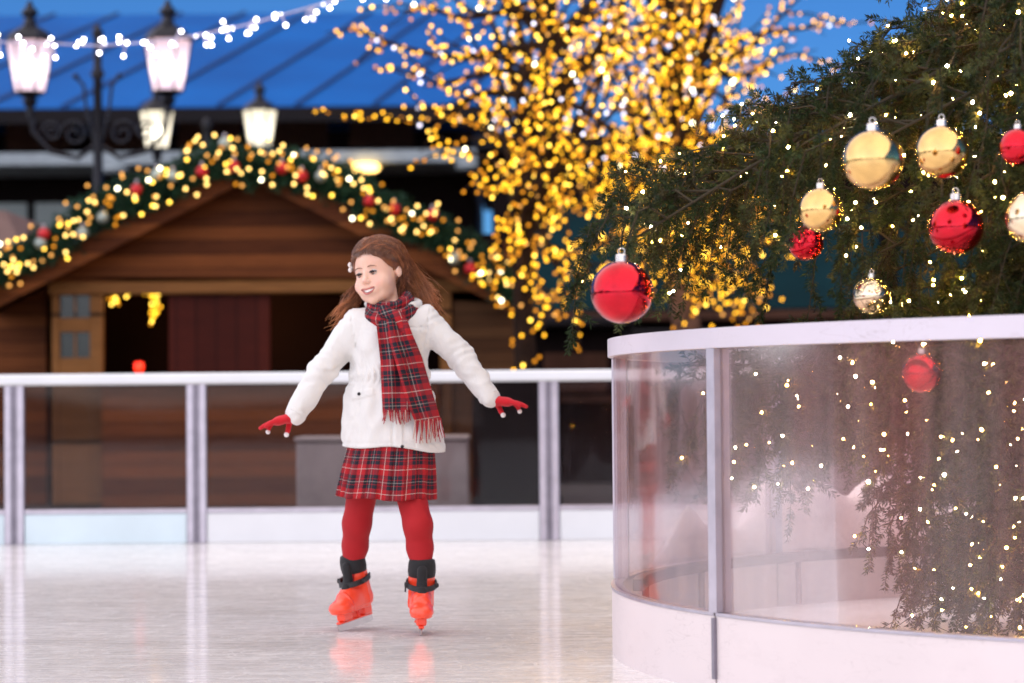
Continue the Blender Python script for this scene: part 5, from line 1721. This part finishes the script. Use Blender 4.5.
def hair(person):
    rn = np.random.default_rng(9)
    def hair_mat(gain, nm):
        t = NT(nm)
        at_ = t.noise(t.coord((1, 1, 1)), 60, 3)
        col = t.ramp(at_, [(p_, tuple(min(.95, x * gain * 1.25) for x in c_)) for p_, c_ in ((.3, (.14, .047, .018)), (.55, (.27, .098, .037)), (.8, (.42, .18, .068)))])
        tc = t.n('ShaderNodeTexCoord'); vm = t.n('ShaderNodeVectorMath', operation='DISTANCE'); t.l(tc.outputs['Object'], vm.inputs[0]); vm.inputs[1].default_value = tuple(HC)
        k_ = t.math('MULTIPLY', t.math('SUBTRACT', vm.outputs['Value'], .10), 9.0, True)     # lengths coloured lighter ginger than the crown, standing in for warm backlight
        col = t.mix(k_, col, t.mix(at_, tuple(min(.9, x * (.5 + .5 * gain)) for x in (.60, .20, .055)), tuple(min(.95, x * (.5 + .5 * gain)) for x in (.88, .42, .16))))
        b = t.bsdf(col, .34); b.inputs['Specular IOR Level'].default_value = .7
        b.inputs['Sheen Weight'].default_value = .3
        tl = t.n('ShaderNodeBsdfTranslucent'); t.l(t.mix(.5, col, (.75, .28, .09)), tl.inputs[0])
        mx = t.n('ShaderNodeMixShader'); mx.inputs[0].default_value = .42; t.l(b.outputs[0], mx.inputs[1]); t.l(tl.outputs[0], mx.inputs[2])
        return t.done(mx)
    hm = hair_mat(.75, 'hair_root')
    # cap under the strands
    v = Vol(np.arange(HC[0] - .11, HC[0] + .11, .003), np.arange(HC[1] - .13, HC[1] + .12, .003), np.arange(HC[2] - .11, HC[2] + .13, .003))
    v.ball(hl(0, -.022, .033), (.0800, .097, .086), .01, HT)
    def face(P):
        q = (P - HC) @ HT
        u, f_, w_ = q[..., 0], q[..., 1], q[..., 2]
        line = .068 - .85 * np.abs(u) * np.abs(u) / .06 + .004 * np.sin(u * 160)          # hairline height falls to the sides
        d1 = np.maximum(w_ - line, -(f_ - .012 - .0 * w_))       # front region under the hairline
        d2 = np.maximum(w_ + .004, -(f_ + .022))                # in front of and under the ear
        d3 = w_ + .062
        return np.minimum(np.minimum(d1, d2), d3)
    v.sub(face, (-9, -9, -9), (9, 9, 9), .008)
    V, F = v.mesh()
    cap = np_mesh('hair', V, F, hm, person, True)
    # strands
    def sp(az, el, r=1.0):
        """direction on the scalp: az 0 = face, +90 = her left ear (to the right in the photo)"""
        u = math.sin(R(az)) * math.cos(R(el)); f_ = math.cos(R(az)) * math.cos(R(el)); w_ = math.sin(R(el))
        return np.array([u * .0795, -.020 + f_ * .0930, .032 + w_ * .0850]) * 1.0
    def scalp(d, lift):
        d = d / np.linalg.norm(d)
        return np.array([d[0] * (.0800 + lift), -.022 + d[1] * (.097 + lift), .033 + d[2] * (.086 + lift)])
    def catmull(P, n):
        P = np.array(P); out = []
        Q = np.vstack([P[0] * 2 - P[1], P, P[-1] * 2 - P[-2]])
        m = len(P) - 1
        for s in range(n + 1):
            x = s / n * m; i = min(m - 1, int(x)); t_ = x - i
            p0, p1, p2, p3 = Q[i:i + 4]
            out.append(.5 * ((2 * p1) + (-p0 + p2) * t_ + (2 * p0 - 5 * p1 + 4 * p2 - p3) * t_ ** 2 + (-p0 + 3 * p1 - 3 * p2 + p3) * t_ ** 3))
        return out
    # tails of the hair flowing to the right of the photo, wind-blown, as seen from the front
    tailR_ = [[g(410, 270, .05), g(420, 286, .08), g(431, 302, .09), g(440, 318, .09)],
             [g(406, 276, .05), g(414, 290, .07), g(424, 305, .08), g(435, 319, .08)],
             [g(402, 282, .05), g(408, 296, .06), g(418, 310, .07), g(428, 319, .08)],
             [g(411, 264, .05), g(423, 277, .08), g(434, 292, .09), g(442, 307, .09)],
             [g(400, 287, .05), g(405, 300, .06), g(413, 314, .07), g(424, 324, .08)]]
    tailR = [[q for q in tailR_[k][1:]] for k in (3, 0, 1, 2, 4)]
    tailL = [[g(360, 284, .07), g(352, 298, .06), g(342, 311, .055), g(330, 328, .05)],
             [g(362, 286, .07), g(354, 300, .06), g(345, 313, .055), g(336, 324, .05)],
             [g(364, 288, .08), g(356, 302, .065), g(346, 316, .06), g(326, 334, .05)]]
    Vs = []; Fs = []; off = 0
    def strand(path, r0, r1=.0003, n=5):
        nonlocal off
        pts = np.array(path); T = np.gradient(pts, axis=0); T /= np.linalg.norm(T, axis=1)[:, None] + 1e-9
        A = np.cross(T, np.array([.2, .3, 1.0])); A /= np.linalg.norm(A, axis=1)[:, None] + 1e-9; Bv = np.cross(A, T)
        m = len(pts); k = np.linspace(0, 1, m); r = r0 * (1 - k ** 2.2) + r1 * k ** 2.2; r[0] *= .5
        ring = np.stack([pts + (A * math.cos(a) + Bv * math.sin(a)) * r[:, None] for a in (0, 2.094, 4.189)], 1).reshape(-1, 3)
        F = []
        for i in range(m - 1):
            for q in range(3): F.append((i * 3 + q, i * 3 + (q + 1) % 3, (i + 1) * 3 + (q + 1) % 3, (i + 1) * 3 + q))
        Vs.append(ring); Fs.append(np.array(F) + off); off += m * 3
    inner = [[g(403, 279, .01), g(405, 290, .03), g(409, 302, .05), g(418, 315, .06)],
             [g(401, 283, .03), g(404, 294, .05), g(411, 306, .06), g(424, 318, .07)]]
    NL = 90; lj = rn.normal(0, 1, (NL, 3)) * np.array([.012, .014, .011]); lp = rn.uniform(0, 6.28, NL); lw = rn.uniform(.003, .0095, NL); lm = rn.random(NL); li = rn.integers(0, 5, NL); lk = rn.integers(0, 5, NL); ll = rn.uniform(.75, 1.05, NL)
    MI = []
    N = 4600
    for s in range(N):
        right = rn.random() < .74
        # root near a side parting on top, sweeping back over the side of the head
        if right:
            az0 = rn.uniform(-25, 88); lo_ = 30 - 30 * math.sin(R(az0)) ** 2; el0 = lo_ + rn.random() ** 1.1 * (86 - lo_)
            if rn.random() < .45: az0 = rn.uniform(60, 180); el0 = rn.uniform(30, 88)
            azx = rn.uniform(96, 160); elx = rn.uniform(-46, 12)
        else:
            az0 = rn.uniform(-85, 5); lo_ = 30 - 30 * math.sin(R(az0)) ** 2; el0 = lo_ + rn.random() ** 1.1 * (86 - lo_)
            if rn.random() < .5: az0 = rn.uniform(-180, -70); el0 = rn.uniform(20, 85)
            azx = rn.uniform(-165, -110); elx = rn.uniform(-42, -5)
        d0 = np.array([math.sin(R(az0)) * math.cos(R(el0)), math.cos(R(az0)) * math.cos(R(el0)), math.sin(R(el0))])
        d1 = np.array([math.sin(R(azx)) * math.cos(R(elx)), math.cos(R(azx)) * math.cos(R(elx)), math.sin(R(elx))])
        lift = rn.uniform(.000, .012)
        P = []
        sg_ = 1 if right else -1; azm = sg_ * (55 + abs(az0) * .5); elm = max(30, min(62, el0 + 14)) if abs(az0) < 80 else .5 * (el0 + elx)
        dm = np.array([math.sin(R(azm)) * math.cos(R(elm)), math.cos(R(azm)) * math.cos(R(elm)), math.sin(R(elm))])
        om = math.acos(np.clip(d0 @ d1, -1, 1))
        for t_ in (0, .2, .42, .66, .86):
            if om < 1e-3: continue
            dd = (1 - t_) ** 2 * d0 + 2 * t_ * (1 - t_) * dm + t_ ** 2 * d1; dd = dd / np.linalg.norm(dd)
            q = scalp(dd, lift * (.2 + t_) + .002 * math.sin(s + t_ * 6) * t_)
            P.append(HC + HT @ q)
        tails = (inner if rn.random() < .14 else tailR) if right else tailL
        q_ = int(rn.integers(NL))
        if right and tails is tailR:
            fi = np.clip((12 - elx) / 58 * 4 + lj[q_][0] * 25, 0, 3.999); i = int(fi); j = min(4, i + 1); m_ = 1 - (fi - i)
        else: i = li[q_] % len(tails); j = lk[q_] % len(tails); m_ = lm[q_]
        jit = (lj[q_] + rn.normal(0, 1, 3) * .0026) * (1 if right else .55)
        ph = lp[q_] + rn.normal(0, .12); ln = ll[q_] * rn.uniform(.86, 1.0) if rn.random() < .85 else rn.uniform(.5, .8)
        ln = min(1, ln)
        tl_ = [tails[i][k] * m_ + tails[j][k] * (1 - m_) + jit * (.5 + .6 * k) + np.array([math.sin(ph + k * 1.7), math.cos(ph + k * 1.3), math.sin(ph * 2 + k * 1.9)]) * .0045 * (k + .3) for k in range(len(tails[0]))]
        if rn.random() < .10: tl_ = [q + np.array([.012 * (k + 1) * rn.random(), 0, .012 * (k + 1) * rn.random()]) * (1 if right else .5) for k, q in enumerate(tl_)]
        path = catmull(P + tl_, 30)
        path = path[:max(12, int(len(path) * ln))]
        path = [q + np.array([-.35, .2, .9]) * lw[q_] * math.sin(max(0, k - 11) * .50 + ph) * min(1, max(0, k - 11) / 9) for k, q in enumerate(path)]
        strand(path, rn.uniform(.0007, .0015)); MI += [[0, 0, 1, 1, 2][(q_ + s % 3) % 5]] * ((len(path) - 1) * 3)
    # baby hairs round the forehead
    for s in range(420):
        az0 = rn.uniform(-90, 90); el0 = 20 - 30 * math.sin(R(az0)) ** 2 + rn.uniform(-3, 4)
        d0 = np.array([math.sin(R(az0)) * math.cos(R(el0)), math.cos(R(az0)) * math.cos(R(el0)), math.sin(R(el0))])
        d1 = np.array([math.sin(R(az0 * 1.6)) * math.cos(R(70)), math.cos(R(az0)) * math.cos(R(70)), math.sin(R(70))])
        strand([HC + HT @ scalp(d0 * (1 - t_) + d1 * t_, .001 + .002 * t_) for t_ in np.linspace(0, 1, 7)], rn.uniform(.0005, .0011)); MI += [1] * 18
    np_mesh('strands', np.concatenate(Vs), np.concatenate(Fs), None, cap, True, mats=[hair_mat(1.0, 'hair_mid'), hair_mat(.6, 'hair_deep'), hair_mat(1.7, 'hair_light')], midx=MI)
    # pale bow clip on the far side of the hair
    cm = NT('clip'); clipm = cm.done(cm.bsdf((.80, .70, .64), .3))
    c = g(350, 267.5, .02); mb = MB()
    mb.sphere(c + [0, 0, .008], (.007, .006, .009), 10, 7).sphere(c + [.001, 0, -.008], (.007, .006, .008), 10, 7).sphere(c + [.006, 0, 0], (.005, .004, .005), 8, 6)
    mb.build('hair_clip', clipm, cap, True)

build_girl()
